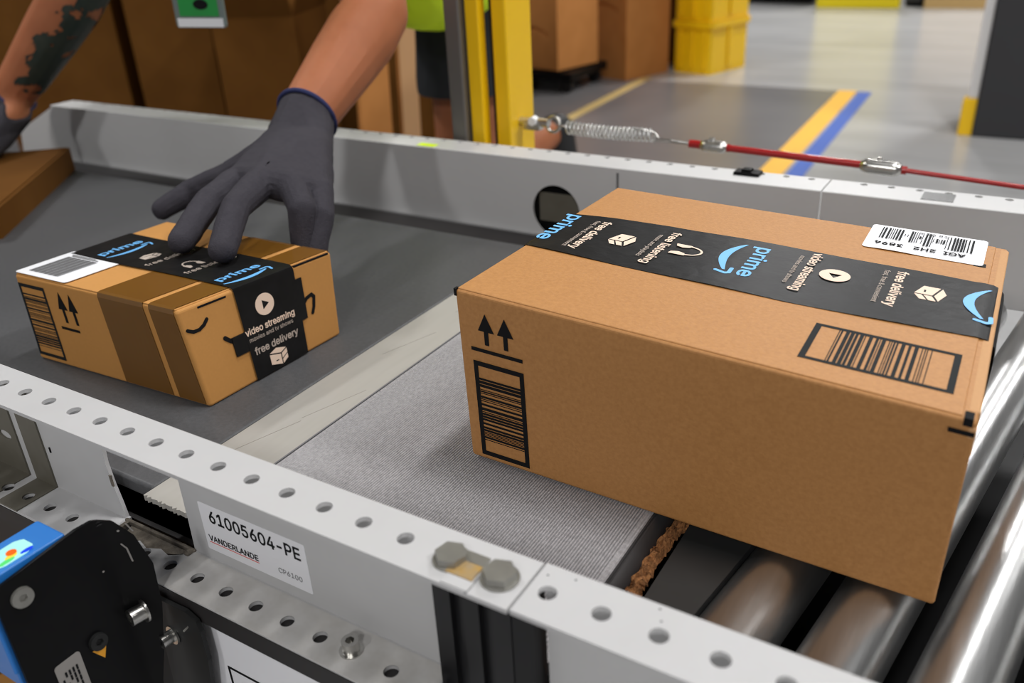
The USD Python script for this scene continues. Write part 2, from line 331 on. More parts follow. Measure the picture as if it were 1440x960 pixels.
obj('seam', bx(.1535, .1560, .5962, .5972, Z0 - .040, Z0 - .005), 'grey_ink', fr1)
obj('edge_strip', bx(-.86, .3675, .588, .5965, Z0 - .0945, Z0 - .0895), 'steel', fr1)
obj('clip', [bx(.2745, .301, .618, .634, Z0 - .0005, Z0 + .0035, .001), bx(.282, .292, .621, .631, Z0, Z0 + .006, .001)], 'black_metal', fr1, label='small dark clip on the rail')
obj('sticker', bx(-.118, -.092, .600, .612, Z0 - .0001, Z0 + .0004), 'hi_vis', fr1, label='small green sticker')
fr2 = base('conveyor_rail', 'far white side rail behind the large carton, right of the joint', 'rail', (.75, .6, Z0))
obj('channel', far(.3692, 1.35), 'rail_far_paint', fr2, smooth=35)
obj('glint_plate', bx(.455, .482, .605, .628, Z0 - .0002, Z0 + .0009), 'steel', fr2)

# bed below the belts
bd = base('conveyor_bed', 'dark conveyor bed under the belts and rollers, its tray added to block light', 'conveyor bed', (0, .3, Z0 - .15))
obj('light_block_tray', bx(-1.15, 1.25, .0165, .594, Z0 - .30, Z0 - .20), 'black_metal', bd)  # unseen tray added to stop light coming up from below
obj('side_guide', bx(-1.15, .385, .505, .588, Z0 - .20, Z0 - .088), 'black_rubber', bd)
obj('side_guide', bx(-1.15, .385, .0165, .0200, Z0 - .20, Z0 - .094), 'black_rubber', bd)

ZB = Z0 - .065
b1 = base('conveyor_belt', 'smooth dark grey conveyor belt carrying the small carton', 'belt', (-.4, .26, ZB))
obj('belt', bx(-1.15, .0945, .022, .503, ZB - .012, ZB, .003), 'dark_belt', b1, smooth=40)
obj('seam_line', bx(.0945, .0957, .022, .50, ZB - .004, ZB - .0006), 'belt_edge', b1)
pl = base('transition_plate', 'cream transition plate bridging the two belts', 'plate', (.12, .26, ZB))
tooth = [(.0958 + .0010 + .00172 * i, .0136 + (.0010 if i % 2 else 0) + .0006 * math.sin(i * 2.3)) for i in range(29)]
obj('plate', extrude_z(Polygon([(.0958, .0140)] + tooth + [(.1462, .0140), (.1475, .503), (.0958, .503)]), ZB - .004, ZB), 'plate_cream', pl)
obj('joint_line', [bx(.1462, .1473, .0200, .503, ZB - .004, ZB + .0004)], 'grey_ink', pl)
for xx_, y in ((.108, .075), (.122, .131), (.112, .236), (.120, .33)): obj('scratch', extrude_z(LineString([(xx_, y), (xx_ + .016, y + .052)]).buffer(.0003), ZB, ZB + .0001), 'plate_cream_dark', pl)
# ribbed belt, ribs across, curving down over its end roller
xs, pts = .1478, []
P = .00178
x = xs
while x < .3805:
    k = min(1, max(0, (x - .17) / .10)); h = .00030 + .00075 * k
    pts += [(x, ZB - h), (x + P * .18, ZB - .0000), (x + P * .62, ZB), (x + P * .80, ZB - h)]; x += P
xe = x; R = .0125
arc = []
for i in range(26):
    a = math.radians(100 * i / 25)
    rr = R - (.0006 if (i % 2 and i < 9) else 0)
    arc.append((xe + rr * math.sin(a), ZB - R + rr * math.cos(a)))
poly = Polygon(pts + arc[:6] + [(xe + .003, ZB - .012), (xs, ZB - .012)])
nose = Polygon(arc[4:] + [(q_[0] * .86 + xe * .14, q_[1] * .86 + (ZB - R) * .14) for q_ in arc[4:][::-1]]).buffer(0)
m = trimesh.creation.extrude_polygon(poly.buffer(0), .481, engine='earcut')
m.vertices = np.c_[m.vertices[:, 0], .503 - m.vertices[:, 2], m.vertices[:, 1]]
m.vertices[:, 2] -= .0165 * (m.vertices[:, 0] - .1478)
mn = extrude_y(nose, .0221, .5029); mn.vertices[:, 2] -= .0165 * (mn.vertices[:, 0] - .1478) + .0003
b2 = base('conveyor_belt', 'ribbed light grey conveyor belt under the large carton', 'belt', (.26, .26, ZB))
obj('belt', m, 'grey_belt', b2)
obj('belt_end', mn, 'belt_edge', b2, label='dark downward curve of the belt', smooth=30)
rng = np.random.default_rng(5)
SK = .1484                                            # the rollers stand askew
ys = np.linspace(.020, .50, 230); V = []; xw = []
for i, y in enumerate(ys):
    for j in range(9):
        t = j / 8
        xx = .3935 + .009 * t + .0015 * math.sin(y * 40)
        zz = ZB - .016 + .0035 * math.sin(math.pi * t) + (rng.random() - .5) * .006
        V.append((xx + (rng.random() - .5) * .0012, y + (rng.random() - .5) * .0015, zz))
V = np.array(V); n = len(ys)
F = [[i * 9 + j, (i + 1) * 9 + j, (i + 1) * 9 + j + 1, i * 9 + j + 1] for i in range(n - 1) for j in range(8)]
F = np.array(F); F = np.vstack([F[:, [0, 2, 1]], F[:, [0, 3, 2]]])
obj('debris_strip', trimesh.Trimesh(V, F, process=False), 'debris', label='frayed brown cardboard fibres caught at the end of the ribbed belt', cat='debris', kind='stuff')
obj('gap_plate', extrude_z(Polygon([(.4035, .0200), (.4175 + SK * .02, .0200), (.4175 + SK * .5, .5), (.4035, .5)]), ZB - .024, ZB - .0165), 'dark_plate', label='black flat gap plate between ribbed belt and first roller', cat='plate')
# rollers
X0, PIT, RR, ZR = .4514 - SK * .1, .0515, .0204, Z0 - .075
for i in range(5):
    rl = base('conveyor_roller', ['steel roller nearest the ribbed belt, under the large carton', 'steel roller under the right front corner of the large carton', 'wide bright steel roller at the right edge beyond the carton'][i] if i < 3 else '%s steel roller counted from the ribbed belt, past the wide bright one' % ['fourth', 'fifth'][i - 3], 'roller', (X0 + i * PIT + SK * .3, .3, ZR - RR), group='skewed steel rollers')
    a = np.array([X0 + i * PIT + SK * .022, .022, ZR - RR]); b = np.array([X0 + i * PIT + SK * .59, .59, ZR - RR]); u = (b - a) / np.linalg.norm(b - a)
    obj('tube', cyl(a, b, RR, 64), 'steel', rl, smooth=40)
    obj('axle', cyl(a - u * .006, b + u * .006, .006, 16), 'dull_zinc', rl, smooth=40)

# ------------------------------------------------------------------ cartons
def warp(c, dims):
    K = np.array([c[k] for k in ('A1', 'B1', 'D1', 'C1', 'A0', 'B0', 'D0', 'C0')]).reshape(2, 2, 2, 3) + [0, 0, Z0]   # [w][v][u]
    D = np.array(dims)
    def fn(p):
        u, v, w = (np.asarray(p, float) / D).T[:, :, None]
        lo = (1 - v) * ((1 - u) * K[0, 0, 0] + u * K[0, 0, 1]) + v * ((1 - u) * K[0, 1, 0] + u * K[0, 1, 1])
        hi = (1 - v) * ((1 - u) * K[1, 0, 0] + u * K[1, 0, 1]) + v * ((1 - u) * K[1, 1, 0] + u * K[1, 1, 1])
        return (1 - w) * lo + w * hi
    return fn
big = {'A1': (.2581, .1480, -.0648), 'B1': (.5398, .1536, -.0745), 'A0': (.2560, .1464, .0551), 'B0': (.5407, .1536, .0381), 'D0': (.2584, .3715, .0545), 'C0': (.5355, .3751, .0445), 'D1': (.2605, .3731, -.0648), 'C1': (.5346, .3751, -.0683)}
small = {'A1': (-.1493, .1007, -.0648), 'B1': (.0498, .1101, -.0648), 'A0': (-.1483, .1012, .0123), 'B0': (.0445, .1040, .0160), 'D0': (-.1371, .2435, .0125), 'C0': (.0568, .2503, .0112), 'D1': (-.1381, .2420, -.0648), 'C1': (.0553, .2488, -.0648)}
mm = .001
class Carton:
    def __init__(s, name, label, c, dims, loc, kraft):
        s.L, s.W, s.H = dims; s.f = warp(c, dims); s.kraft = kraft
        s.t = base(name, label, 'box', loc)
    def part(s, name, m, material, parent=None, **k):
        m = mapped(m, s.f)
        return (sub if parent is not None else obj)(name, m, material, parent if parent is not None else s.t, **k)
    def onto(s, m, face, x, y, rot=0, lift=.0003):
        """a 2-d print (its x right, y up, metres) laid on a face: origin (x, y) in mm on that face; rot in quarter turns"""
        a = rot * math.pi / 2; ca, sa = round(math.cos(a)), round(math.sin(a))
        def fn(v):
            px, py = x * mm + ca * v[:, 0] - sa * v[:, 1], y * mm + sa * v[:, 0] + ca * v[:, 1]
            h = v[:, 2] + lift
            if face == 'top': return np.c_[px, py, s.H + h]
            if face == 'front': return np.c_[px, -h, py]
            return np.c_[s.L + h, px, py]
        return mapped(m, fn)
def barcode(w, h, rim, quiet, seed, n=22, rim_end=None):
    """frame and bars: length w along x, height h along y"""
    r = random.Random(seed); re = rim_end or rim
    sh = [sbox(0, 0, w, h).difference(sbox(re, rim, w - re, h - rim))]
    x = quiet
    while x < w - quiet:
        b = r.choice([.0005, .0005, .0009, .0014, .0019]); sh.append(sbox(x, rim, min(x + b, w - quiet), h - rim)); x += b + r.choice([.0006, .0006, .0009, .0016])
    return flat(unary_union(sh))
def smile(w, th, depth=.13):
    """a curved arrow, like a smile, tips up; w wide"""
    n = 24; top, bot = [], []
    for i in range(n + 1):
        t = i / n; x = w * t; y = -depth * w * math.sin(math.pi * (t ** .9))
        k = math.sin(math.pi * min(1, t * .95 + .05)) ** .8
        top.append((x, y + th * .25 * k)); bot.append((x, y - th * .75 * k - .0002))
    band = Polygon(top + bot[::-1]).buffer(0)
    head = LineString([(w * .86, .050 * w), (w * 1.0, .055 * w), (w * 1.03, .01 * w), (w * .985, -.12 * w)]).buffer(th * .22, cap_style=1, join_style=1)
    return unary_union([band.intersection(sbox(0, -w, w * .93, w)), head])
def icon_box(s):
    a = Polygon([(0, .32), (.62, .12), (.62, .62), (0, .80)]); b = Polygon([(.68, .12), (1.0, .30), (1.0, .76), (.68, .62)]); c = Polygon([(.02, .86), (.64, .68), (.98, .82), (.42, 1.0)])
    a = a.difference(sbox(.28, .36, .46, .42)); b = b.difference(LineString([(.68, .36), (1, .53)]).buffer(.025))
    return affinity.scale(unary_union([a, b, c]), s, s, origin=(0, 0))
def icon_play(s):
    return affinity.scale(Point(.5, .5).buffer(.5).difference(Polygon([(.38, .28), (.38, .72), (.74, .5)])), s, s, origin=(0, 0))
def icon_phones(s):
    arc = LineString([(.5 + .34 * math.cos(a), .46 + .46 * math.sin(a)) for a in np.linspace(-.1, math.pi + .1, 24)]).buffer(.035)
    cups = [Polygon([(.10, .02), (.10, .50), (.24, .46), (.31, .26), (.24, .06)]).buffer(.02), Polygon([(.90, .02), (.90, .50), (.76, .46), (.69, .26), (.76, .06)]).buffer(.02)]
    return affinity.scale(unary_union([arc] + cups), s, s, origin=(0, 0))
def arrows(w, h):
    sh = []
    for cx in (.0125, .0258): sh += [Polygon([(cx - .0056, .0125), (cx + .0056, .0125), (cx, .0242)]), sbox(cx - .0015, .0036, cx + .0015, .0126)]
    return flat(unary_union(sh + [sbox(0, 0, .0358, .0023)] if False else unary_union(sh)).buffer(0) if False else unary_union(sh))

# --- the large carton
BC = Carton('shipping_box', 'large brown carton with black tape in front, half on the rollers', big, (.283, .229, .117), (.40, .26, Z0 - .065), 'kraft')
BC.part('body', refine(bx(0, .283, 0, .229, 0, .1165, .0020), .03), 'kraft', smooth=40)
BC.part('flap', refine(bx(.0012, .2765, .0016, .1143, .1150, .1172, .0006), .03), 'kraft', smooth=40)
BC.part('flap', refine(bx(.0012, .2755, .1150, .2274, .1150, .1172, .0006), .03), 'kraft', smooth=40)
BC.part('end_flap', refine(bx(.2778, .2836, .0085, .2255, .090, .1166, .0012), .03), 'kraft_light', smooth=40, label='folded end flap edge')
BC.part('corner_gap', bx(.2772, .2812, -.0004, .0065, .1128, .1172), 'black_ink')
BC.part('corner_gap', bx(-.0004, .0012, -.0004, .003, .1125, .1171), 'black_ink')
BC.part('corner_fold', refine(bx(.2795, .2833, -.0002, .0070, .1060, .1125, .001), .03), 'kraft_light')
def strip(path, y0, y1, th, seed=0, wave=0.0):
    """tape following path (x, z) in carton coordinates, from y0 to y1"""
    e0 = y0 if callable(y0) else (lambda x: y0); e1 = y1 if callable(y1) else (lambda x: y1)
    ring = np.array(path, float); d = np.gradient(ring, axis=0); nrm = np.c_[-d[:, 1], d[:, 0]]; nrm /= np.linalg.norm(nrm, axis=1)[:, None]
    V = []; ny = 10
    for p, q in zip(ring, nrm):
        for j in range(ny + 1):
            y = e0(p[0]) + (e1(p[0]) - e0(p[0])) * j / ny
            yy = y + wave * math.sin(p[0] * 45 + seed) * (1 if j in (0, ny) else .6)
            for s_ in (0, 1): V.append((p[0] + q[0] * th * s_, yy, p[1] + q[1] * th * s_))
    V = np.array(V); k = 2 * (ny + 1); F = []
    for i in range(len(ring) - 1):
        for j in range(ny):
            a, b = i * k + 2 * j, (i + 1) * k + 2 * j
            F += [[a + 1, b + 1, b + 3], [a + 1, b + 3, a + 3], [a, b + 2, b], [a, a + 2, b + 2]]
        for j, fl_ in ((0, 0), (ny, 1)):
            a, b = i * k + 2 * j, (i + 1) * k + 2 * j
            F += [[a, b, b + 1], [a, b + 1, a + 1]] if not fl_ else [[a, b + 1, b], [a, a + 1, b + 1]]
    return trimesh.Trimesh(V, F, process=False)
H = .117
path = [(-.0006, .060), (-.0006, .080), (-.0007, .105), (-.0006, .1145), (.0002, .1168), (.0022, .1176)] + [(x, .1176 + .0003 * math.sin(x * 60)) for x in np.linspace(.01, .268, 26)] + [(.2735, .1178), (.2785, .1174), (.2822, .1160), (.2846, .1130), (.2854, .1085), (.2853, .095), (.2850, .075), (.2846, .050)]
tp = BC.part('packing_tape', strip(path, lambda x: np.interp(x, [0, .113, .174, .28], [.0822, .0806, .0795, .0857]), lambda x: np.interp(x, [0, .03, .07, .18, .28], [.1525, .158, .1635, .1635, .1608]), .00022, 1, .0004), 'black_tape', smooth=40, label='glossy black printed tape')
# left end of the tape flares slightly
def tprint(name, m, x, y, material, rot=3, **k): return BC.part(name, BC.onto(m, 'top', x, y, rot, .00115), material, tp, **k)
tprint('printed_word', words('prime', .051, .0105, True), 138.6, 152.6, 'blue_ink')
tprint('printed_arrow', flat(smile(.050, .0058)), 131.2, 153.0, 'blue_ink', label='blue curved arrow')
tprint('printed_word', words('prime', .054, .0105, True), .8, 150.0, 'blue_ink')
tprint('printed_arrow', flat(smile(.045, .0058, .20)), 278.0, 151.0, 'blue_ink', label='blue curved arrow on the tape end')
for s1, s2, ic, xw, xs_, xi in (('free delivery', 'fast, free & convenient', icon_box(.0200), 28.6, 23.0, 43), ('free listening', 'music and playlists', icon_phones(.0215), 79.5, 72.6, 89), ('video streaming', 'movies and tv shows', icon_play(.0185), 173.2, 166.3, 183), ('free delivery', 'fast, free & convenient', icon_box(.0195), 225.5, 218.0, 236)):
    ic2 = ic
    yc = {28.6: 119.5, 79.5: 121.5, 173.2: 128.5, 225.5: 128.5}[xw]
    Lw = {28.6: .057, 79.5: .060, 173.2: .063, 225.5: .054}[xw]
    tprint('printed_word', words(s1, Lw, .0062, True), xw, yc + Lw * 500, 'cream_ink')
    Ls = {23.0: .054, 72.6: .042, 166.3: .046, 218.0: .050}[xs_]
    tprint('printed_word', words(s2, Ls, .0032), xs_, yc + Ls * 500, 'dim_cream_ink')
    w_ = {43: .020, 89: .024, 183: .0185, 236: .0195}[xi]
    tprint('printed_icon', flat(ic2), xi, yc + 1.5 + w_ * 500, 'cream_ink')
BC.part('printed_barcode', BC.onto(barcode(.0737, .0435, .0028, .0130, 3, rim_end=.0034), 'top', 197.0, 18.6), 'faded_ink', label='printed barcode on the lid')
fb = affinity.translate(sbox(0, 0, .0010, .001), 0, 0)
BC.part('printed_barcode', BC.onto(barcode(.0682, .0354, .0030, .0115, 8, rim_end=.0032), 'front', 44.2, 3.9, 1), 'black_ink', label='printed barcode on the front')
BC.part('printed_arrows', BC.onto(arrows(1, 1), 'front', 7.4, 80.8), 'black_ink', label='two printed upward arrows')
BC.part('printed_line', BC.onto(flat(sbox(0, 0, .0358, .0024)), 'front', 8.3, 78.9), 'black_ink')
BC.part('printed_mark', BC.onto(flat(sbox(0, 0, .0112, .0026)), 'front', 271.6, 107.6), 'black_ink')
# address label
lb = sbox(0, 0, .0735, .0455).buffer(-.003).buffer(.003)
lm = refine(flat(lb, .00025), .006); lm.vertices[:, 2] += .0005 * np.maximum(0, np.sin(lm.vertices[:, 0] * 85)) * (lm.vertices[:, 1] < .012)
al = BC.part('address_label', BC.onto(lm, 'top', 197.0, 188.3, 0, .0005), 'white_paper', label='white barcode label', smooth=40)
BC.part('printed_square', BC.onto(flat(sbox(0, 0, .0770, .0485)), 'top', 196.4, 186.6, 0, .0002) if False else BC.onto(flat(sbox(.0685, 0, .0755, .006)), 'top', 196.6, 187.4, 0, .0002), 'faded_ink', label='dark print peeping from under the label')
r_ = random.Random(12); bars = []
x = .0075
while x < .066:
    b = r_.choice([.0004, .0007, .0012]);
    gap = .0215 < x < .0255 or .031 < x < .0335 or .0405 < x < .048
    y0 = .017 if x > .034 else .020
    bars.append(sbox(x, y0 + (.009 if gap else 0), x + b, .0405 if not gap else .033)); x += b + r_.choice([.0006, .0009, .0014])
BC.part('printed_barcode', BC.onto(flat(unary_union(bars)), 'top', 197.0, 188.3, 0, .0014), 'faded_ink', al)
BC.part('printed_word', BC.onto(mapped(words('AGI  2H2   3894', .056, .0050, True), lambda v: v * [-1, -1, 1] + [.056, .005, 0]), 'top', 203.5, 196.0, 0, .0014), 'black_ink', al)
BC.part('printed_word', BC.onto(words('4 80 81', .018, .0028), 'top', 228.0, 226.5, 0, .0014), 'grey_ink', al)

# --- the small carton
SC = Carton('shipping_box', 'small brown carton under the gloved hand, on the dark belt', small, (.199, .143, .077), (-.05, .17, ZB), 'kraft_small')
SC.part('body', refine(bx(0, .199, 0, .143, 0, .0762, .0022), .03), 'kraft_small', smooth=40)
SC.part('flap', refine(bx(.0012, .1968, .0010, .0705, .0752, .0770, .0006), .03), 'kraft_small', smooth=40)
SC.part('flap', refine(bx(.0012, .1968, .0722, .1420, .0752, .0770, .0006), .03), 'kraft_small', smooth=40)
SC.part('fold_line', bx(.1975, .1993, .016, .040, .0728, .0742), 'black_ink')
SC.part('fold_line', bx(.1975, .1990, .104, .140, .0750, .0764), 'black_ink')
def band(x0, x1):
    p = [(-.0005, .002), (-.0005, .0735), (.0004, .0768), (.003, .0774), (.070, .0775), (.139, .0774), (.1434, .0766), (.1435, .003)]
    mesh = strip([(a, b) for a, b in p], x0, x1, .00015)
    return mapped(mesh, lambda v: np.c_[v[:, 1], v[:, 0], v[:, 2]])
for x0, x1 in ((.1085, .1615), (.1680, .1955)):
    b_ = band(x0, x1); b_.faces = b_.faces[:, ::-1]
    SC.part('clear_tape', b_, 'clear_tape', label='brown clear tape band')
path = [(-.0006, .03), (-.0006, .0735), (.0006, .0776), (.003, .0782)] + [(x, .0782) for x in np.linspace(.012, .19, 14)] + [(.1965, .0780), (.1992, .0768), (.2000, .0740), (.2001, .060), (.2001, .036), (.2001, .018), (.2000, .001)]
stp = SC.part('packing_tape', strip(path, .0470, .1030, .0002, 2, .0006), 'black_tape', smooth=40, label='black printed tape')
SC.part('tape_overlap', refine(bx(.1992, .2002, .1000, .1085, .030, .0655), .03), 'black_tape', stp)
SC.part('tape_overlap', refine(bx(.1992, .2002, .0345, .0500, .0265, .0420), .03), 'black_tape', stp)
def sprint(name, m, face, x, y, material, rot=0, **k): return SC.part(name, SC.onto(m, face, x, y, rot, .0014), material, stp, **k)
# on the lid its writing runs across the tape, upside towards the left
sprint('printed_word', words('prime', .039, .0085, True), 'top', 36.0, 53.5, 'blue_ink', 1)
sprint('printed_arrow', flat(smile(.040, .0036, .09)), 'top', 43.5, 52.0, 'blue_ink', 1)
sprint('printed_word', words('prime', .039, .0080, True), 'top', 180.0, 51.5, 'blue_ink', 1)
sprint('printed_arrow', flat(smile(.041, .0040, .09)), 'top', 187.5, 49.0, 'blue_ink', 1)
sprint('printed_icon', flat(icon_box(.015)), 'top', 84.0, 62.0, 'dim_cream_ink', 1)
sprint('printed_word', words('free delivery', .045, .0060), 'top', 96.0, 52.5, 'dim_cream_ink', 1)
sprint('printed_icon', flat(icon_phones(.017)), 'top', 132.0, 62.0, 'dim_cream_ink', 1)
sprint('printed_word', words('free listening', .045, .0060), 'top', 142.0, 53.0, 'dim_cream_ink', 1)
sprint('printed_icon', flat(icon_play(.0175)), 'right', 61.0, 48.2, 'cream_ink')
sprint('printed_word', words('video streaming', .049, .0052, True), 'right', 46.5, 38.2, 'cream_ink')
sprint('printed_word', words('movies and tv shows', .044, .0034), 'right', 48.5, 32.5, 'dim_cream_ink')
sprint('printed_word', words('free delivery', .045, .0058, True), 'right', 50.5, 21.0, 'dim_cream_ink')
sprint('printed_icon', flat(icon_box(.0175)), 'right', 63.0, 1.5, 'cream_ink')
SC.part('printed_arrow', SC.onto(flat(LineString([(0, .0025), (.004, .0002), (.009, 0), (.0135, .002), (.0170, .0052)]).buffer(.0013)), 'right', 3.0, 58.0), 'black_ink', label='curved line printed on the end')
SC.part('printed_arrow', SC.onto(flat(LineString([(0, 0), (.004, .0038), (.0095, .0052), (.0118, .0025), (.0102, -.006), (.0082, -.0105)]).buffer(.0016)), 'right', 107.0, 42.5), 'black_ink', label='arrow head printed on the end')
SC.part('printed_arrow', SC.onto(flat(LineString([(0, .003), (.003, .0), (.0075, -.0035)]).buffer(.0017)), 'right', 29.5, 41.0), 'black_ink', label='stub of the printed line')
SC.part('printed_barcode', SC.onto(barcode(.0650, .0345, .0024, .0085, 21, rim_end=.003), 'front', 36.8, 4.6, 1), 'faded_ink', label='printed barcode')
ar = arrows(1, 1); ar.vertices *= [1, 1.28, 1]
SC.part('printed_arrows', SC.onto(ar, 'front', 43.0, 38.0), 'black_ink', label='two printed upward arrows')
SC.part('printed_line', SC.onto(flat(sbox(0, 0, .0230, .0024)), 'front', 45.5, 35.8), 'black_ink')
lm = flat(sbox(0, 0, .0680, .0515).buffer(-.003).buffer(.003), .0003)
sl = SC.part('address_label', SC.onto(refine(lm, .01), 'top', -.5, 1.0, 0, .0009), 'white_paper', label='white address label')
rows = [sbox(.0095 + .0009 * i, .006, .0101 + .0009 * i, .0400) for i in range(0, 44) if i % 7] + [sbox(.012, .0415, .046, .0428), sbox(.009, .0438, .040, .0446)]
SC.part('printed_barcode', SC.onto(flat(unary_union(rows)), 'top', -.5, 1.0, 0, .0015), 'grey_ink', sl)

# --- flat carton at the far left
fm = base('flat_box', 'flat brown carton held by the gloved hand at the left edge', 'box', (-.75, .3, ZB))
p0, p1 = np.array([-.690, .505]), np.array([-.485, .268]); u = (p1 - p0) / np.linalg.norm(p1 - p0); w = np.array([-u[1] * -1, u[0]]) * -1
w = np.array([u[1], -u[0]]); w = w if w[0] < 0 else -w
q = [p0, p1, p1 + w * .24, p0 + w * .24]
obj('body', extrude_z(Polygon(q).buffer(-.002).buffer(.002, join_style=1), ZB, ZB + .033), 'kraft_dark_and_shaded', fm, smooth=30)  # ordinary kraft, with the shade of the arm put into its colour
q2 = [p0 + w * .004 + u * .004, p1 + w * .004 - u * .004, p1 + w * .118 - u * .004, p0 + w * .118 + u * .004]
obj('flap', extrude_z(Polygon(q2), ZB + .033, ZB + .0345), 'kraft_dark_and_shaded', fm)

# ------------------------------------------------------------------ photo-eye sensor and its brackets
sn = base('photo_eye_sensor', 'blue photo-eye sensor with lit indicator behind black plate', 'sensor', (.13, -.08, Z0 - .06))
obj('body', bx(.1135, .1378, -.1045, -.0580, Z0 - .088, Z0 - .0275, .0012), 'sensor_blue', sn, smooth=35)
obj('foot', bx(.1135, .1375, -.1035, -.098, Z0 - .098, Z0 - .086, .001), 'sensor_blue', sn)
LX, LY, LZ = .1275, -.0830, Z0 - .0272
win = obj('indicator_window', extrude_z(affinity.scale(Point(LX, LY).buffer(1), .0078, .0125).intersection(sbox(LX - .0066, LY - .011, LX + .0070, LY + .011)), LZ - .0004, LZ + .0006), 'led_white', sn, label='lit indicator window')
sub('indicator_lamp', extrude_z(Point(LX + .0010, LY + .0012).buffer(.0026), LZ + .0004, LZ + .0010), 'led_red', win, label='orange lamp')
sub('indicator_lamp', extrude_z(affinity.scale(Point(LX + .0036, LY - .0005).buffer(.0020), .8, 1.6), LZ + .0004, LZ + .0009), 'led_yellow', win, label='yellow lamp')
sub('indicator_lamp', extrude_z(affinity.scale(Point(LX + .0056, LY - .004).buffer(.0017), .8, 2.4), LZ + .0004, LZ + .0009), 'led_green', win, label='green lamp')
sub('indicator_lamp', extrude_z(affinity.scale(Point(LX + .0060, LY + .0065).buffer(.0014), .8, 2.4), LZ + .0004, LZ + .0009), 'led_blue', win, label='blue lamp')

bp = base('sensor_bracket', 'black folded sensor mounting plate with screws and small label', 'bracket', (.14, -.06, Z0 - .12))
outl = Polygon([(-.150, Z0 - .036), (-.0965, Z0 - .0320), (-.0536, Z0 - .0277), (-.0440, Z0 - .0285), (-.0345, Z0 - .0340), (-.0275, Z0 - .0470), (-.0228, Z0 - .0700), (-.0242, Z0 - .1000), (-.0300, Z0 - .1350), (-.0345, Z0 - .1560), (-.040, Z0 - .24), (-.1010, Z0 - .24), (-.1018, Z0 - .0470)])
outl = outl.intersection(sbox(-.1016, 0, 1, 1)).buffer(-.002).buffer(.002)
plate = refine(extrude_x(outl, .1385, .1405), .006)
v = plate.vertices.copy(); v[:, 0] += np.maximum(0, v[:, 1] + .0400) * .55; plate = trimesh.Trimesh(v, plate.faces)
obj('plate', plate, 'black_metal', bp, smooth=20)
def plate_x(y): return .1406 + max(0, y + .04) * .55
obj('screw', socket_bolt((.1405, -.0895, Z0 - .0445), (1, -.1, .1), .0054, .0024, .0022, .0056), 'dull_zinc', bp, smooth=30, label='screw head at the upper left')
obj('screw', socket_bolt((.1405, -.0620, Z0 - .1000), (1, -.05, .1), .0050, .0028, .0024, .0052), 'dark_grey_metal', bp, smooth=30, label='dark screw above the orange triangle')
obj('warning_mark', mapped(flat(Polygon([(-.0052, .004), (.0038, .0048), (.0002, -.0052)]), .0003), lambda v: np.c_[.1407 + v[:, 2], -.0612 + v[:, 0], Z0 - .1085 + v[:, 1]]), 'orange_sticker', bp, label='orange triangle mark')
obj('socket_bolt', socket_bolt((.1475, -.0345, Z0 - .0975), (-.20, -.97, .06), .0050, .0090, .0030, .0070), 'bolt_steel', bp, smooth=30, label='chrome socket-head bolt on the folded edge')
pl_ = obj('rating_label', mapped(flat(sbox(0, 0, .0152, .075).buffer(-.002).buffer(.002), .0003), lambda v: np.c_[.1407 + v[:, 2], -.0880 + v[:, 0], Z0 - .1720 + v[:, 1]]), 'plate_label', bp, label='small grey rating label')
rowsL = [sbox(.0020 + .0022 * i, .068 - .004 * k - .0035, .0020 + .0022 * i + .0011, .068 - .004 * k) for i in range(5) for k in range(5) if (i * 7 + k * 3) % 5] + [sbox(.003, .034, .012, .040)]
sub('printed_rows', mapped(flat(unary_union(rowsL)), lambda v: np.c_[.1411 + v[:, 2], -.0880 + v[:, 0], Z0 - .1720 + v[:, 1]]), 'black_ink', pl_)
for g_ in (LineString([(0, 0), (.0018, -.004), (.0026, -.0135)]).buffer(.00035), Point(.0004, .009).buffer(.0006), LineString([(.0045, .012), (.0066, .006)]).buffer(.0003), Point(-.0125, -.0115).buffer(.0006)):
    obj('scratch', mapped(flat(g_, .0002), lambda v: np.c_[.1408 + np.maximum(0, -.0342 + v[:, 0] + .04) * .55 + v[:, 2], -.0342 + v[:, 0], Z0 - .0500 + v[:, 1]]), 'plate_label', bp, label='bare scratch')
b2k = base('mounting_bracket', 'dark grey bracket with chrome bolt hanging under near rail', 'bracket', (.16, -.02, Z0 - .13))
poly = Polygon([(.1345, Z0 - .1015), (.1660, Z0 - .1005), (.1745, Z0 - .1045), (.1762, Z0 - .112), (.1760, Z0 - .135), (.1685, Z0 - .175), (.160, Z0 - .26), (.125, Z0 - .26), (.1345, Z0 - .14)])
obj('plate', extrude_y(poly, -.0222, -.0194), 'dark_grey_metal', b2k)
obj('socket_bolt', socket_bolt((.1475, -.0222, Z0 - .1275), (-.12, -.98, .05), .0042, .0085, .0025, .0062), 'bolt_steel', b2k, smooth=30, label='chrome socket-head bolt')
obj('scratch', extrude_y(LineString([(.1600, Z0 - .1185), (.1655, Z0 - .1125)]).buffer(.0006), -.0225, -.0221), 'bolt_steel', b2k)

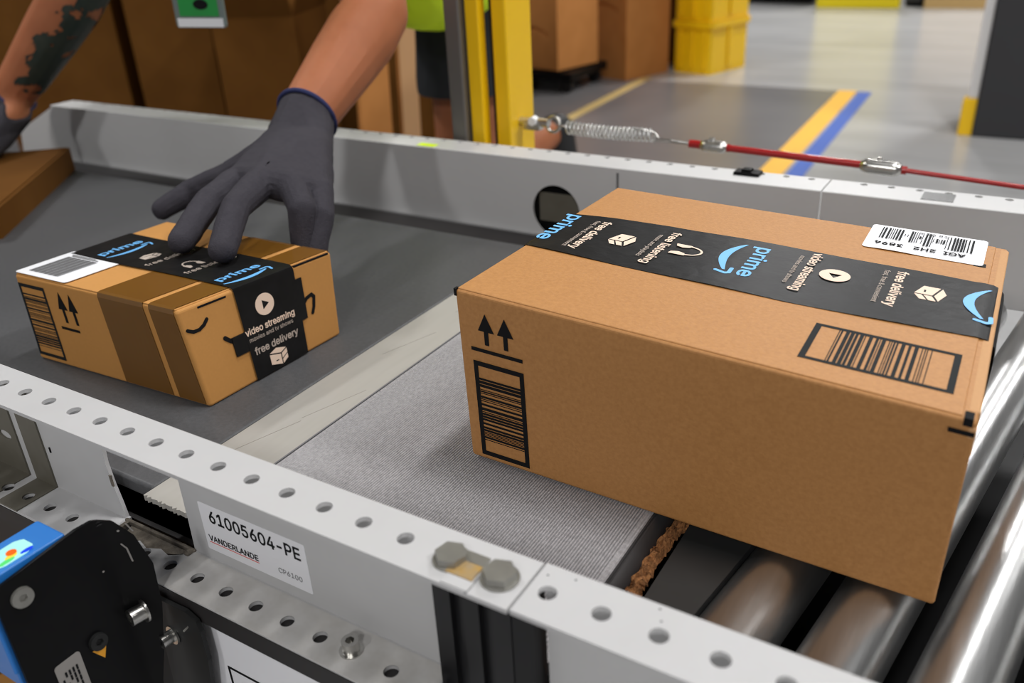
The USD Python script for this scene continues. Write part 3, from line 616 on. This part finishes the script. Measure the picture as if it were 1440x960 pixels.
st2 = base('conveyor_stand', 'grey steel stand under the roller end of the conveyor', 'stand', (1.05, .3, 0))
obj('post', bx(1.04, 1.065, .06, .085, 0, .449), 'grey_post', st2)
obj('post', bx(1.04, 1.065, .52, .545, 0, .449), 'grey_post', st2)
obj('crossbar', bx(1.042, 1.063, .0855, .5195, .10, .13), 'grey_post', st2)
fb2 = base('wooden_pallet', 'orange brown wooden pallet on the floor under the conveyor', 'pallet', (-.72, .14, 0))
for i in range(5): obj('board', bx(-1.02 + .125 * i, -.92 + .125 * i, -.28, .185, .10, .118, .003), 'kraft_small', fb2)
for y in (-.26, -.05, .14): obj('bearer', bx(-1.02, -.42, y, y + .04, 0, .0995), 'kraft_dark_and_shaded', fb2)
st = base('conveyor_stand', 'grey steel stand with brace under the left end of the conveyor', 'stand', (-.75, .3, 0))
obj('post', bx(-.80, -.775, .36, .385, 0, .449), 'grey_post', st)
obj('post', bx(-.905, -.89, .36, .375, 0, .449), 'grey_post', st)
obj('crossbar', bx(-.99, -.70, .352, .36, .02, .05), 'grey_post', st)

# ------------------------------------------------------------------ guard posts and pull cord
gp = base('guard_post', 'yellow painted guard post standing behind the far rail', 'post', (-.04, .70, 0))
obj('column', bx(-.0475, -.0270, .675, .735, .008, 2.3, .003), 'yellow_paint', gp, smooth=30)
obj('flange', bx(-.0745, -.0560, .660, .676, .008, 2.3, .002), 'yellow_paint', gp, smooth=30, label='narrow yellow flange')
obj('web', bx(-.062, -.046, .694, .712, .008, 2.3), 'dark_gap', gp, label='dark gap between the yellow parts')
obj('foot_plate', bx(-.075, .03, .655, .78, 0, .008), 'yellow_paint', gp)
gp2 = base('steel_post', 'thin grey steel post left of the yellow guard post', 'post', (-.09, .675, 0))
obj('tube', bx(-.0985, -.0765, .650, .672, .004, 2.3, .003), 'grey_post', gp2, smooth=30)
obj('foot_plate', bx(-.115, -.0765, .640, .682, 0, .004), 'grey_post', gp2)
pc = base('pull_cord', 'red emergency pull cord with spring stretched above the far rail', 'pull cord', (.26, .70, .755))
Yc = .70
eb = obj('eye_bolt', [cyl((-.0275, Yc, .7652), (.0136, Yc, .7652), .0054, 16), bx(-.0212, .0030, Yc - .006, Yc + .006, .7560, .7640, .001), tube([(.0200 + .0088 * math.cos(a), Yc + .002 * math.sin(a), .7642 + .0088 * math.sin(a)) for a in np.linspace(0, 2 * math.pi, 25)], .0021, 8)], 'bolt_steel', pc, smooth=40)
sub('nut', cyl((-.0065, Yc - .0078, .7673), (-.0065, Yc + .002, .7673), .0058, 6), 'white_paper', eb, label='pale nut')
nt = 21
sp = [(.0388 + .1128 * t, Yc + .0071 * math.cos(2 * math.pi * nt * t), .7620 - .0016 * math.sin(t * math.pi) + .0071 * math.sin(2 * math.pi * nt * t)) for t in np.linspace(0, 1, nt * 16)]
obj('spring', tube(sp, .00115, 6), 'zinc_bright', pc, smooth=40)
obj('spring_hook', tube([(.1275, Yc - .004, .7703), (.1411, Yc - .004, .7682), (.1526, Yc, .7661), (.1578, Yc, .7604), (.1536, Yc, .7530)], .0011, 6), 'bolt_steel', pc)
obj('spring_hook', tube([(.0285, Yc, .7620), (.0346, Yc, .7636), (.0396, Yc, .7620)], .0013, 6), 'bolt_steel', pc)
obj('wire', tube([(.1516, Yc, .7588), (.1745, Yc - .001, .7584), (.1986, Yc, .7564)], .0009, 6), 'bolt_steel', pc)
obj('wire', tube([(.1516, Yc, .7556), (.1745, Yc + .001, .7556), (.1986, Yc, .7553)], .0009, 6), 'bolt_steel', pc)
cl = lambda x0, x1, z0, z1, r: cyl((x0, Yc, z0), (x1, Yc, z1), r, 20)
def capsule(x0, x1, z0, z1, r):
    s = m3.Manifold.sphere(r, 24); n = 6
    return m3.Manifold.batch_hull([s.scale((1.1, 1, .82)).translate((x0 + (x1 - x0) * i / n, Yc, z0 + (z1 - z0) * i / n)) for i in range(n + 1)])
obj('ferrule', cl(.1965, .2095, .7562, .7558, .0047), 'cable_red', pc, smooth=40, label='red ferrule')
obj('clamp', [capsule(.2172, .2330, .7556, .7552, .0082), cl(.2200, .2250, .7613, .7611, .0042)], 'bolt_steel', pc, smooth=40, label='oval steel clamp by the spring')
obj('cable', cl(.2330, .3938, .7552, .7502, .0039), 'cable_red', pc, smooth=40)
obj('clamp', [capsule(.3917, .4147, .7502, .7494, .0092), cl(.3990, .4032, .7557, .7560, .0044)], 'bolt_steel', pc, smooth=40, label='oval steel clamp on the thinner cable')
obj('cable', cl(.4147, .96, .7494, .7228, .0025), 'cable_red', pc, smooth=40, label='thinner red cable')
obj('cable_end', cl(.2340, .2434, .7552, .7550, .0044), 'cable_red', pc, smooth=40)
obj('cable_end', cl(.4188, .4282, .7492, .7489, .0042), 'cable_red', pc, smooth=40)

# ------------------------------------------------------------------ the worker
def chain(sph, bones, edge=.012, smooth_n=8):
    """joints with radii -> one smooth body: hulls of spheres along the bones"""
    seg = 20
    S = {k: m3.Manifold.sphere(r, seg).translate(tuple(map(float, p))) for k, (p, r) in sph.items()}
    parts = [m3.Manifold.batch_hull([S[k] for k in b]) for b in bones]
    m = m3.Manifold.batch_boolean(parts, m3.OpType.Add)
    t = to_tm(m.refine_to_length(edge)); t = trimesh.Trimesh(t.vertices, t.faces, process=True)
    if smooth_n: trimesh.smoothing.filter_taubin(t, lamb=.5, nu=.53, iterations=smooth_n)
    return t
A = lambda *p: np.array(p, float)
def hand_joints(pre, W, cu, th, ix, mi, ri, pk, rs=1.0):
    """wrist, cuff point, then (knuckle, middle joint, tip) of each digit"""
    J = {}
    def s(n, p, r): J[pre + n] = (A(*p), r * rs)
    across = (A(*ix[0]) - A(*pk[0])); across /= np.linalg.norm(across)
    for sg, nm in ((1, 'wa'), (-1, 'wb')): s(nm, A(*W) + across * sg * .014, .0215)
    for n, f, r in (('i', ix, .0118), ('m', mi, .0120), ('r', ri, .0116), ('p', pk, .0108)):
        s(n + '0', f[0], r * 1.22); s(n + '1', f[1], r * 1.02); s(n + '2', (A(*f[1]) * .45 + A(*f[2]) * .55), r * .98); s(n + '3', f[2], r * .9)
    s('t0', th[0], .0185); s('t1', th[1], .0138); s('t2', th[2], .0122); s('t3', th[3], .0108)
    P = lambda *a: [pre + x for x in a]
    B = [P('wa', 'wb', 'i0', 'm0'), P('wa', 'wb', 'm0', 'r0'), P('wa', 'wb', 'r0', 'p0'), P('wa', 'wb', 't0'), P('t0', 'i0', 'm0'), P('t0', 't1'), P('t1', 't2'), P('t2', 't3')]
    for n in 'imrp': B += [P(n + '0', n + '1'), P(n + '1', n + '2'), P(n + '2', n + '3')]
    return J, B
# left arm: hand on the small carton (hall coordinates)
WL, CL, EL, SL_ = A(-.090, .378, .806), A(-.114, .412, .820), A(-.147, .585, .902), A(-.300, .740, 1.17)
LH = dict(W=WL, cu=CL, th=[(-.098, .338, .800), (-.140, .322, .782), (-.178, .310, .768), (-.196, .284, .7545)], ix=[(-.076, .287, .797), (-.066, .238, .792), (-.046, .187, .7760)], mi=[(-.042, .281, .801), (-.022, .228, .795), (.003, .187, .7760)], ri=[(-.012, .287, .797), (.013, .268, .786), (.013, .2625, .751)], pk=[(.002, .302, .790), (.020, .283, .777), (.023, .2670, .750)])
# right arm: hand on the flat carton at the left edge
WR, CR, ER, SR_ = A(-.777, .480, .765), A(-.790, .495, .785), A(-.640, .565, .945), A(-.560, .760, 1.19)
RH = dict(W=WR, cu=CR, th=[(-.758, .460, .752), (-.736, .436, .742), (-.719, .408, .735), (-.714, .385, .7305)], ix=[(-.735, .425, .748), (-.722, .385, .742), (-.712, .350, .7305)], mi=[(-.757, .415, .749), (-.746, .372, .743), (-.738, .336, .7305)], ri=[(-.779, .418, .747), (-.770, .378, .741), (-.762, .344, .7305)], pk=[(-.797, .427, .744), (-.795, .392, .739), (-.790, .362, .7300)])
JL, BLn = hand_joints('L', **LH); JR, BR = hand_joints('R', **RH)
J = {}
inner = lambda D: {k: (p, r * .86) for k, (p, r) in D.items()}
J.update(inner(JL)); J.update(inner(JR))
for pre, Wp, Cp, Ep, Sp in (('L', WL, CL, EL, SL_), ('R', WR, CR, ER, SR_)):
    d = Ep - Cp
    J[pre + 'c'] = (Cp, .0285); J[pre + 'f'] = (Cp + d * .55, .0375); J[pre + 'f2'] = (Cp + d * .80, .0405); J[pre + 'e'] = (Ep, .0375)
    J[pre + 'u'] = (Ep * .5 + Sp * .5, .047); J[pre + 's'] = (Sp, .060)
J.update({'hip': (A(-.415, 1.17, .93), .115), 'hipL': (A(-.400, 1.16, .88), .090), 'hipR': (A(-.47, 1.28, .88), .090), 'waist': (A(-.46, 1.03, 1.03), .125), 'chL': (A(-.38, .84, 1.16), .105), 'chR': (A(-.51, .86, 1.17), .105), 'neck': (A(-.43, .70, 1.235), .058), 'neck2': (A(-.43, .64, 1.25), .055),
    'kL': (A(-.416, 1.145, .46), .058), 'cL': (A(-.416, 1.175, .33), .056), 'aL': (A(-.416, 1.165, .085), .036), 'hL': (A(-.416, 1.19, .045), .034), 'toL': (A(-.416, 1.00, .030), .028),
    'kR': (A(-.520, 1.35, .47), .060), 'cR': (A(-.524, 1.50, .475), .050), 'aR': (A(-.536, 1.665, .483), .036), 'hR': (A(-.530, 1.715, .486), .034), 'toR': (A(-.515, 1.735, .350), .028)})
# head bowed over the belt
HC = A(-.435, .545, 1.285); fwd = A(.06, -.75, -.66); fwd /= np.linalg.norm(fwd); up = A(0, -.66, .75); up -= fwd * (up @ fwd); up /= np.linalg.norm(up); sid = np.cross(fwd, up)
hp = lambda f, s_, u_: HC + fwd * f + sid * s_ + up * u_
J.update({'hd': (hp(-.015, 0, .03), .085), 'hd2': (hp(.0, 0, .045), .080), 'jaw': (hp(.035, 0, -.065), .045), 'jl': (hp(.01, .035, -.05), .04), 'jr': (hp(.01, -.035, -.05), .04), 'br': (hp(.06, 0, .02), .030), 'brl': (hp(.05, .03, .02), .032), 'brr': (hp(.05, -.03, .02), .032),
    'no0': (hp(.088, 0, .005), .009), 'no1': (hp(.107, 0, -.028), .011), 'el': (hp(-.01, .088, -.005), .014), 'el2': (hp(-.015, .090, -.035), .010), 'er': (hp(-.01, -.088, -.005), .014), 'er2': (hp(-.015, -.090, -.035), .010), 'mo': (hp(.074, .016, -.062), .009), 'mo2': (hp(.074, -.016, -.062), .009)})
body_bones = BLn + BR + [[p + a, p + b] for p in 'LR' for a, b in (('c', 'f'), ('f', 'f2'), ('f2', 'e'), ('e', 'u'), ('u', 's'))] + [[p + 'wa', p + 'wb', p + 'c'] for p in 'LR'] + [
    ['hip', 'hipL', 'hipR', 'waist'], ['waist', 'chL', 'chR'], ['chL', 'chR', 'Ls', 'Rs'], ['chL', 'chR', 'neck'], ['Ls', 'neck'], ['Rs', 'neck'], ['neck', 'neck2'], ['neck2', 'hd'], ['neck2', 'jaw'],
    ['hipL', 'kL'], ['kL', 'cL'], ['cL', 'aL'], ['aL', 'hL'], ['hL', 'toL'], ['hipR', 'kR'], ['kR', 'cR'], ['cR', 'aR'], ['aR', 'hR'], ['hR', 'toR'],
    ['hd', 'hd2', 'brl', 'brr'], ['hd', 'jaw', 'jl', 'jr'], ['jaw', 'br', 'brl', 'brr'], ['no0', 'no1'], ['no0', 'br'], ['el', 'el2', 'jl'], ['er', 'er2', 'jr'], ['mo', 'mo2', 'jaw']]
wk = base('person', 'person bending over conveyor in neon yellow shirt, dark shorts and grey gloves', 'person', (-.45, 1.15, 0))
obj('body', chain(J, body_bones, .011, 6), 'skin', wk, smooth=True)
for pre, D, B, Wp, Cp, Ep in (('L', JL, BLn, WL, CL, EL), ('R', JR, BR, WR, CR, ER)):
    D = dict(D); d = (Ep - Cp) / np.linalg.norm(Ep - Cp)
    D['cuff'] = (Cp + d * .004, .0300)
    t = chain(D, B + [[pre + 'wa', pre + 'wb', 'cuff']], .0035, 10)
    # the cuff ends square: cut the round end off
    mcut = to_m3(t).trim_by_plane(tuple(-d), float(-d @ (Cp + d * .010)))
    t = to_tm(mcut)
    v = np.array(t.vertices); k = meshkit.fbm(v * 45, 3, 4)[:, None] - .5
    n_ = trimesh.Trimesh(v, t.faces, process=False).vertex_normals
    t = trimesh.Trimesh(v + n_ * k * .0030, t.faces, process=True)
    gl = obj('glove', t, 'glove_knit', wk, smooth=True, label='dark grey knitted work glove')
    a = np.cross(d, [0, 0, 1]); a /= np.linalg.norm(a); b = np.cross(d, a)
    ring = [Cp + d * .0095 + (math.cos(q) * a + math.sin(q) * b) * .0312 for q in np.linspace(0, 2 * math.pi, 41)]
    sub('cuff_band', tube(ring, .0024, 8), 'cuff_blue', gl, label='blue edge of the cuff')
# dipped darker finger tips
# tattoo on the right forearm: patches of the arm's own surface
sk = trimesh.Trimesh(*[np.asarray(q) for q in meshkit.arrays(chain({k: v for k, v in J.items() if k in ('Rc', 'Rf', 'Rf2', 'Re', 'Ru')}, [['Rc', 'Rf'], ['Rf', 'Rf2'], ['Rf2', 'Re'], ['Re', 'Ru']], .006, 4))[:2]], process=False)
cen = sk.triangles_center; ax = ER - CR; L_ = np.linalg.norm(ax); ax = ax / L_
tt = (cen - CR) @ ax / L_; side = sk.face_normals @ (RT * .9 + np.array([0, 0, -.2]))
keep = (tt > .18) & (tt < 1.25) & (side + .9 * (meshkit.fbm(cen * 38, 3, 9) - .5) > .12) & (meshkit.fbm(cen * 60, 3, 2) > .38)
tat = trimesh.Trimesh(sk.vertices + sk.vertex_normals * .0012, sk.faces[keep], process=False); tat.remove_unreferenced_vertices()
obj('tattoo', tat, 'tattoo_ink', wk, smooth=True, label='dark green tattoo on the forearm')
# clothing
def grow(keys, k): return {q: (J[q][0], J[q][1] + k) for q in keys}
SH = grow(['hip', 'waist', 'chL', 'chR', 'Ls', 'Rs', 'neck'], .016); SH['hem'] = (A(-.455, 1.065, .955), .10); SH['hemL'] = (A(-.392, 1.00, .905), .080); SH['hemR'] = (A(-.53, 1.10, .97), .08)
for p in 'LR': SH[p + 'u2'] = (J[p + 'u'][0] * .85 + J[p + 's'][0] * .15, .066)
shirt = chain(SH, [['hip', 'waist', 'hem', 'hemL', 'hemR'], ['waist', 'chL', 'chR', 'hem', 'hemL'], ['chL', 'chR', 'Ls', 'Rs'], ['chL', 'chR', 'neck'], ['Ls', 'neck', 'chL'], ['Rs', 'neck', 'chR'], ['Ls', 'Lu2'], ['Rs', 'Ru2']], .02, 8)
obj('shirt', shirt, 'hi_vis', wk, smooth=True, label='neon yellow-green shirt')
SHo = grow(['hip', 'hipL', 'hipR'], .012)
SHo['lm'] = (A(-.412, 1.150, .705), .098); SHo['rm'] = (A(-.495, 1.32, .69), .090)
shorts = chain(SHo, [['hip', 'hipL', 'hipR'], ['hipL', 'lm'], ['hipR', 'rm']], .02, 5)
shorts = to_m3(shorts).trim_by_plane((0, 0, 1), .700)
obj('shorts', to_tm(shorts), 'shorts_cloth', wk, smooth=50, label='dark navy shorts')
for p in 'LR':
    S_ = grow([p + 'h', p.replace(p, 'h') + p] if False else ['h' + p, 'to' + p], .009); S_['an'] = (J['a' + p][0] * .25 + J['h' + p][0] * .75, .044)
    sh = chain({k: v for k, v in S_.items()}, [['h' + p, 'to' + p], ['an', 'h' + p, 'to' + p]], .01, 5)
    obj('shoe', sh, 'shoe', wk, smooth=True, label='black shoe')
hr = chain({'a': (hp(-.03, 0, .045), .089), 'b': (hp(.0, 0, .065), .078), 'c': (hp(-.04, 0, .0), .082)}, [['a', 'b', 'c']], .012, 3)
obj('hair', hr, 'hair', wk, smooth=True)
for s_ in (-1, 1):
    e = obj('eye', to_tm(m3.Manifold.sphere(.0125, 16).translate(tuple(hp(.0735, .031 * s_, .004)))), 'white_paper', wk, smooth=True)
    sub('iris', to_tm(m3.Manifold.sphere(.006, 12).translate(tuple(hp(.0815, .031 * s_, .003)))), 'hair', e, smooth=True)
# badge hanging from the neck
bg = base('id_badge', 'green identity card in a clear holder hanging from a lanyard', 'badge', (-.403, .55, .92))
c0 = A(-.403, .55, .887); bu = A(.03, 0, 1); bu /= np.linalg.norm(bu); br_ = A(.93, .35, -.03); br_ -= bu * (br_ @ bu); br_ /= np.linalg.norm(br_); bn = np.cross(bu, br_)
def badge(poly, d0, d1):
    m = trimesh.creation.extrude_polygon(poly, d1 - d0, engine='earcut'); v = m.vertices
    return trimesh.Trimesh(c0 + v[:, :1] * br_ + v[:, 1:2] * bu + (v[:, 2:] + d0) * bn, m.faces, process=True)
sg = 1 if bn @ (POS - c0) > 0 else -1
obj('holder', badge(sbox(-.034, 0, .034, .108).buffer(-.004).buffer(.004), -.002, .002), 'card_clear', bg, label='clear plastic holder')
cd = obj('card', badge(sbox(-.0265, .014, .0265, .098), .0021 if sg > 0 else -.0030, .0030 if sg > 0 else -.0021), 'card_green', bg)
sub('card_mark', badge(affinity.scale(Point(.004, .028).buffer(.010), 1, .6), .0031 if sg > 0 else -.0036, .0036 if sg > 0 else -.0031), 'black_ink', cd)
obj('lower_edge', badge(sbox(-.031, .001, .031, .0115).buffer(-.001).buffer(.001), .0021 if sg > 0 else -.0032, .0032 if sg > 0 else -.0021), 'white_paper', bg, label='white lower edge')
obj('lanyard', [tube([c0 + bu * .106, c0 + bu * .2, A(-.395, .60, 1.21), A(-.395, .69, 1.28)], .003, 6), tube([c0 + bu * .106, c0 + bu * .2, A(-.46, .60, 1.21), A(-.465, .69, 1.28)], .003, 6)], 'shorts_cloth', bg)

# ------------------------------------------------------------------ background
def open_carton(name, label, cx, cy, w, d, h, z0, rz, material, flaps=True, group=None, holes_=True, slot=.5):
    t = thing(name, label, 'box', (cx, cy, z0), rz, group)
    th = .012
    wall = [bx(-w / 2, w / 2, -d / 2, -d / 2 + th, 0, h, .003), bx(-w / 2, w / 2, d / 2 - th, d / 2, 0, h, .003), bx(-w / 2, -w / 2 + th, -d / 2, d / 2, 0, h, .003), bx(w / 2 - th, w / 2, -d / 2, d / 2, 0, h, .003), bx(-w / 2, w / 2, -d / 2, d / 2, 0, th, .003)]
    m = m3.Manifold.batch_boolean([x for x in wall], m3.OpType.Add)
    if holes_:
        ar = Polygon([(.30 * w * math.cos(a), h * .62 + .11 * w * math.sin(a)) for a in np.linspace(0, math.pi, 16)] + [(-.24 * w * math.cos(a), h * .62 + .045 * w * math.sin(a)) for a in np.linspace(math.pi, 0, 16)][::-1]) if False else LineString([(.33 * w * math.cos(a), slot + .16 * w * math.sin(a)) for a in np.linspace(.35, math.pi - .35, 18)]).buffer(.010, cap_style=2)
        m = m - to_m3(extrude_y(ar, -d / 2 - .02, -d / 2 + .009))
    obj('body', m, material, t, smooth=30)
    if flaps:
        for sy, nm in ((-1, 'flap'), (1, 'flap')):
            f = to_tm(bx(-w / 2, w / 2, -.004, .004, 0, d * .4, .002)); f.apply_transform(trimesh.transformations.rotation_matrix(math.radians(28 if sy < 0 else -24), [1, 0, 0])); f.apply_translation([0, sy * (d / 2 - .004), h]); obj(nm, f, material, t)
        for sx in (-1, 1):
            f = to_tm(bx(-.004, .004, -d / 2, d / 2, 0, w * .3, .002)); f.apply_transform(trimesh.transformations.rotation_matrix(math.radians(20 * sx), [0, 1, 0])); f.apply_translation([sx * (w / 2 - .004), 0, h]); obj('flap', f, material, t)
    return t
# orange-brown cartons seen between post and bin
open_carton('tall_carton', 'light brown tall carton with hand slot just right of yellow post', -2.10, 4.55, .40, .36, .98, .13, -14, 'kraft_back', True, slot=.165)
cart = base('dolly', 'black wheeled dolly under the light brown tall carton', 'dolly', (-2.12, 4.56, .05))
obj('deck', bx(-2.42, -1.86, 4.32, 4.80, .075, .122, .006), 'black_metal', cart)
for x in (-2.36, -1.92):
    for y in (4.38, 4.74): obj('caster', [cyl((x, y - .016, .04), (x, y + .016, .04), .04, 20), bx(x - .012, x + .012, y - .020, y + .020, .04, .076)], 'caster', cart, smooth=30)
open_carton('tall_carton', 'brown tall carton with arched hand slot, left of the stacked bins', -1.865, 5.06, .40, .40, 1.0, 0, -18, 'kraft_back', True, slot=.375)
open_carton('tall_carton', 'narrow brown carton squeezed between hand-slot carton and yellow bins', -1.74, 5.68, .36, .36, .9, 0, -16, 'kraft_dark_and_shaded', False, holes_=False)
def bin_(label, cx, cy, z0, rz, w=.30, d=.42, h=.31):
    t = thing('plastic_bin', label, 'bin', (cx, cy, z0), rz, None)
    o_ = Polygon([(-w / 2 * .93, -d / 2 * .95), (w / 2 * .93, -d / 2 * .95), (w / 2 * .93, d / 2 * .95), (-w / 2 * .93, d / 2 * .95)]).buffer(-.02).buffer(.02)
    m = to_m3(extrude_z(o_, 0, h)) - to_m3(extrude_z(o_.buffer(-.008), .01, h + .1))
    obj('body', m, 'yellow_plastic', t, smooth=30)
    rim = o_.buffer(.018).difference(o_.buffer(-.008)); obj('rim', extrude_z(rim, h - .035, h), 'yellow_plastic', t)
    for sx in (-1, 0, 1): obj('rib', bx(sx * w * .30 - .010, sx * w * .30 + .010, -d / 2 * .95 - .012, -d / 2 * .95 + .004, .03, h - .036, .004), 'yellow_plastic', t)
    for sx in (-1, 1): obj('rib', bx(sx * w / 2 * .93 - (.004 if sx > 0 else .012), sx * w / 2 * .93 + (.012 if sx > 0 else .004), -.02, .02, .03, h - .036, .004), 'yellow_plastic', t)
    return t
for k, lv in enumerate(('bottom', 'second', 'third', 'top')):
    bin_('yellow plastic bin beside the brown cartons, %s of its stack' % lv, -1.40, 5.36, .3125 * k, -16)
# far away
fy = base('safety_barrier', 'wide bright yellow barrier board far across the hall floor', 'barrier', (-1.18, 8.75, 0))
obj('board', bx(-1.55, -.82, 8.70, 8.80, 0.0, 1.15, .01), 'yellow_far', fy)
obj('post', bx(-1.50, -1.42, 8.81, 8.89, 0, 1.2, .01), 'yellow_far', fy)
obj('post', bx(-.95, -.87, 8.81, 8.89, 0, 1.2, .01), 'yellow_far', fy)
bb = base('pallet_load', 'beige stacked boards on the floor left of the dark pillar', 'pallet load', (-.36, 8.95, 0))
for k in range(3): obj('board', bx(-.62, .30, 8.78, 9.3, .1 + .22 * k, .31 + .22 * k, .01), 'beige_board', bb)
obj('base', bx(-.62, .30, 8.78, 9.3, 0, .1), 'beige_board', bb)
dk = base('equipment_cabinet', 'dark equipment cabinet far behind the yellow bins', 'cabinet', (-2.1, 9.2, 0))
obj('body', bx(-2.75, -1.62, 9.0, 9.5, .05, 1.5, .01), 'pillar_paint', dk); obj('plinth', bx(-2.7, -1.66, 9.04, 9.46, 0, .05), 'black_metal', dk); obj('door', bx(-2.2, -1.66, 8.985, 9.0, .1, 1.45), 'dark_grey_metal', dk)
dk2 = base('equipment_cabinet', 'small dark cabinet right of the far yellow barrier', 'cabinet', (-.72, 9.1, 0))
obj('body', bx(-.80, -.64, 8.85, 9.3, .04, 1.2, .01), 'pillar_paint', dk2); obj('plinth', bx(-.79, -.65, 8.88, 9.28, 0, .04), 'black_metal', dk2)
pi = base('pillar', 'dark grey square pillar with pale edge at the right', 'pillar', (.5, 4.3, 0))
obj('shaft', bx(.262, .90, 4.05, 4.65, 0.0, 3.2, .01), 'pillar_paint', pi)
obj('edge_guard', bx(.222, .262, 4.07, 4.12, .16, 3.2, .004), 'white_paint', pi, label='pale edge guard')
obj('edge_guard', bx(.205, .262, 4.06, 4.13, 0, .16, .004), 'yellow_paint', pi, label='yellow foot of the edge guard')
# cartons behind the worker, on the left, their shade put into the colour
open_carton('storage_carton', 'shade-painted brown carton at far left behind the tattooed arm', -3.08, 2.16, .56, .5, 1.35, 0, 26, 'kraft_dark_and_shaded', False, holes_=False)
open_carton('storage_carton', 'narrow tall shade-painted brown carton behind the identity badge', -2.545, 2.30, .33, .45, 1.2, 0, 26, 'kraft_dark_and_shaded', False, holes_=False)
open_carton('storage_carton', 'lower shade-painted brown carton with folded top flaps, right of the badge', -1.99, 2.20, .30, .40, .70, 0, 26, 'kraft_dark_and_shaded', True, holes_=False)
open_carton('storage_carton', 'large shade-painted brown carton behind the bare forearm', -1.64, 2.77, .50, .5, 1.4, 0, 20, 'kraft_dark_and_shaded', False, holes_=False)
open_carton('storage_carton', 'wide backdrop carton added behind the other storage cartons to darken the gaps', -2.75, 3.25, 1.3, .5, 1.4, 0, 20, 'kraft_dark_and_shaded', False, holes_=False)  # backdrop added so the gaps between the cartons read dark
for i, (x, y, rz, tilt, w_, lab_) in enumerate(((-1.285, 1.87, 24, 9, .10, 'first flattened brown board leaning right of the forearm'), (-1.185, 1.925, 24, 9, .055, 'second flattened brown board leaning behind the dark shorts'), (-1.02, 2.04, 24, 9, .24, 'third flattened brown board behind the steel post'))):
    t = thing('cardboard_sheet', lab_, 'cardboard', (x, y, 0), rz)
    f = to_tm(bx(-w_ / 2, w_ / 2, -.006, .006, 0, 1.1, .002)); g = to_tm(bx(-w_ / 2 - .014, w_ / 2 - .02, .010, .022, 0, 1.04, .002))
    R_ = trimesh.transformations.rotation_matrix(math.radians(-tilt), [1, 0, 0]); f.apply_transform(R_); g.apply_transform(R_)
    obj('panel', f, ('kraft_back', 'kraft_light', 'kraft_mid')[i], t); obj('panel', g, 'kraft_back', t)
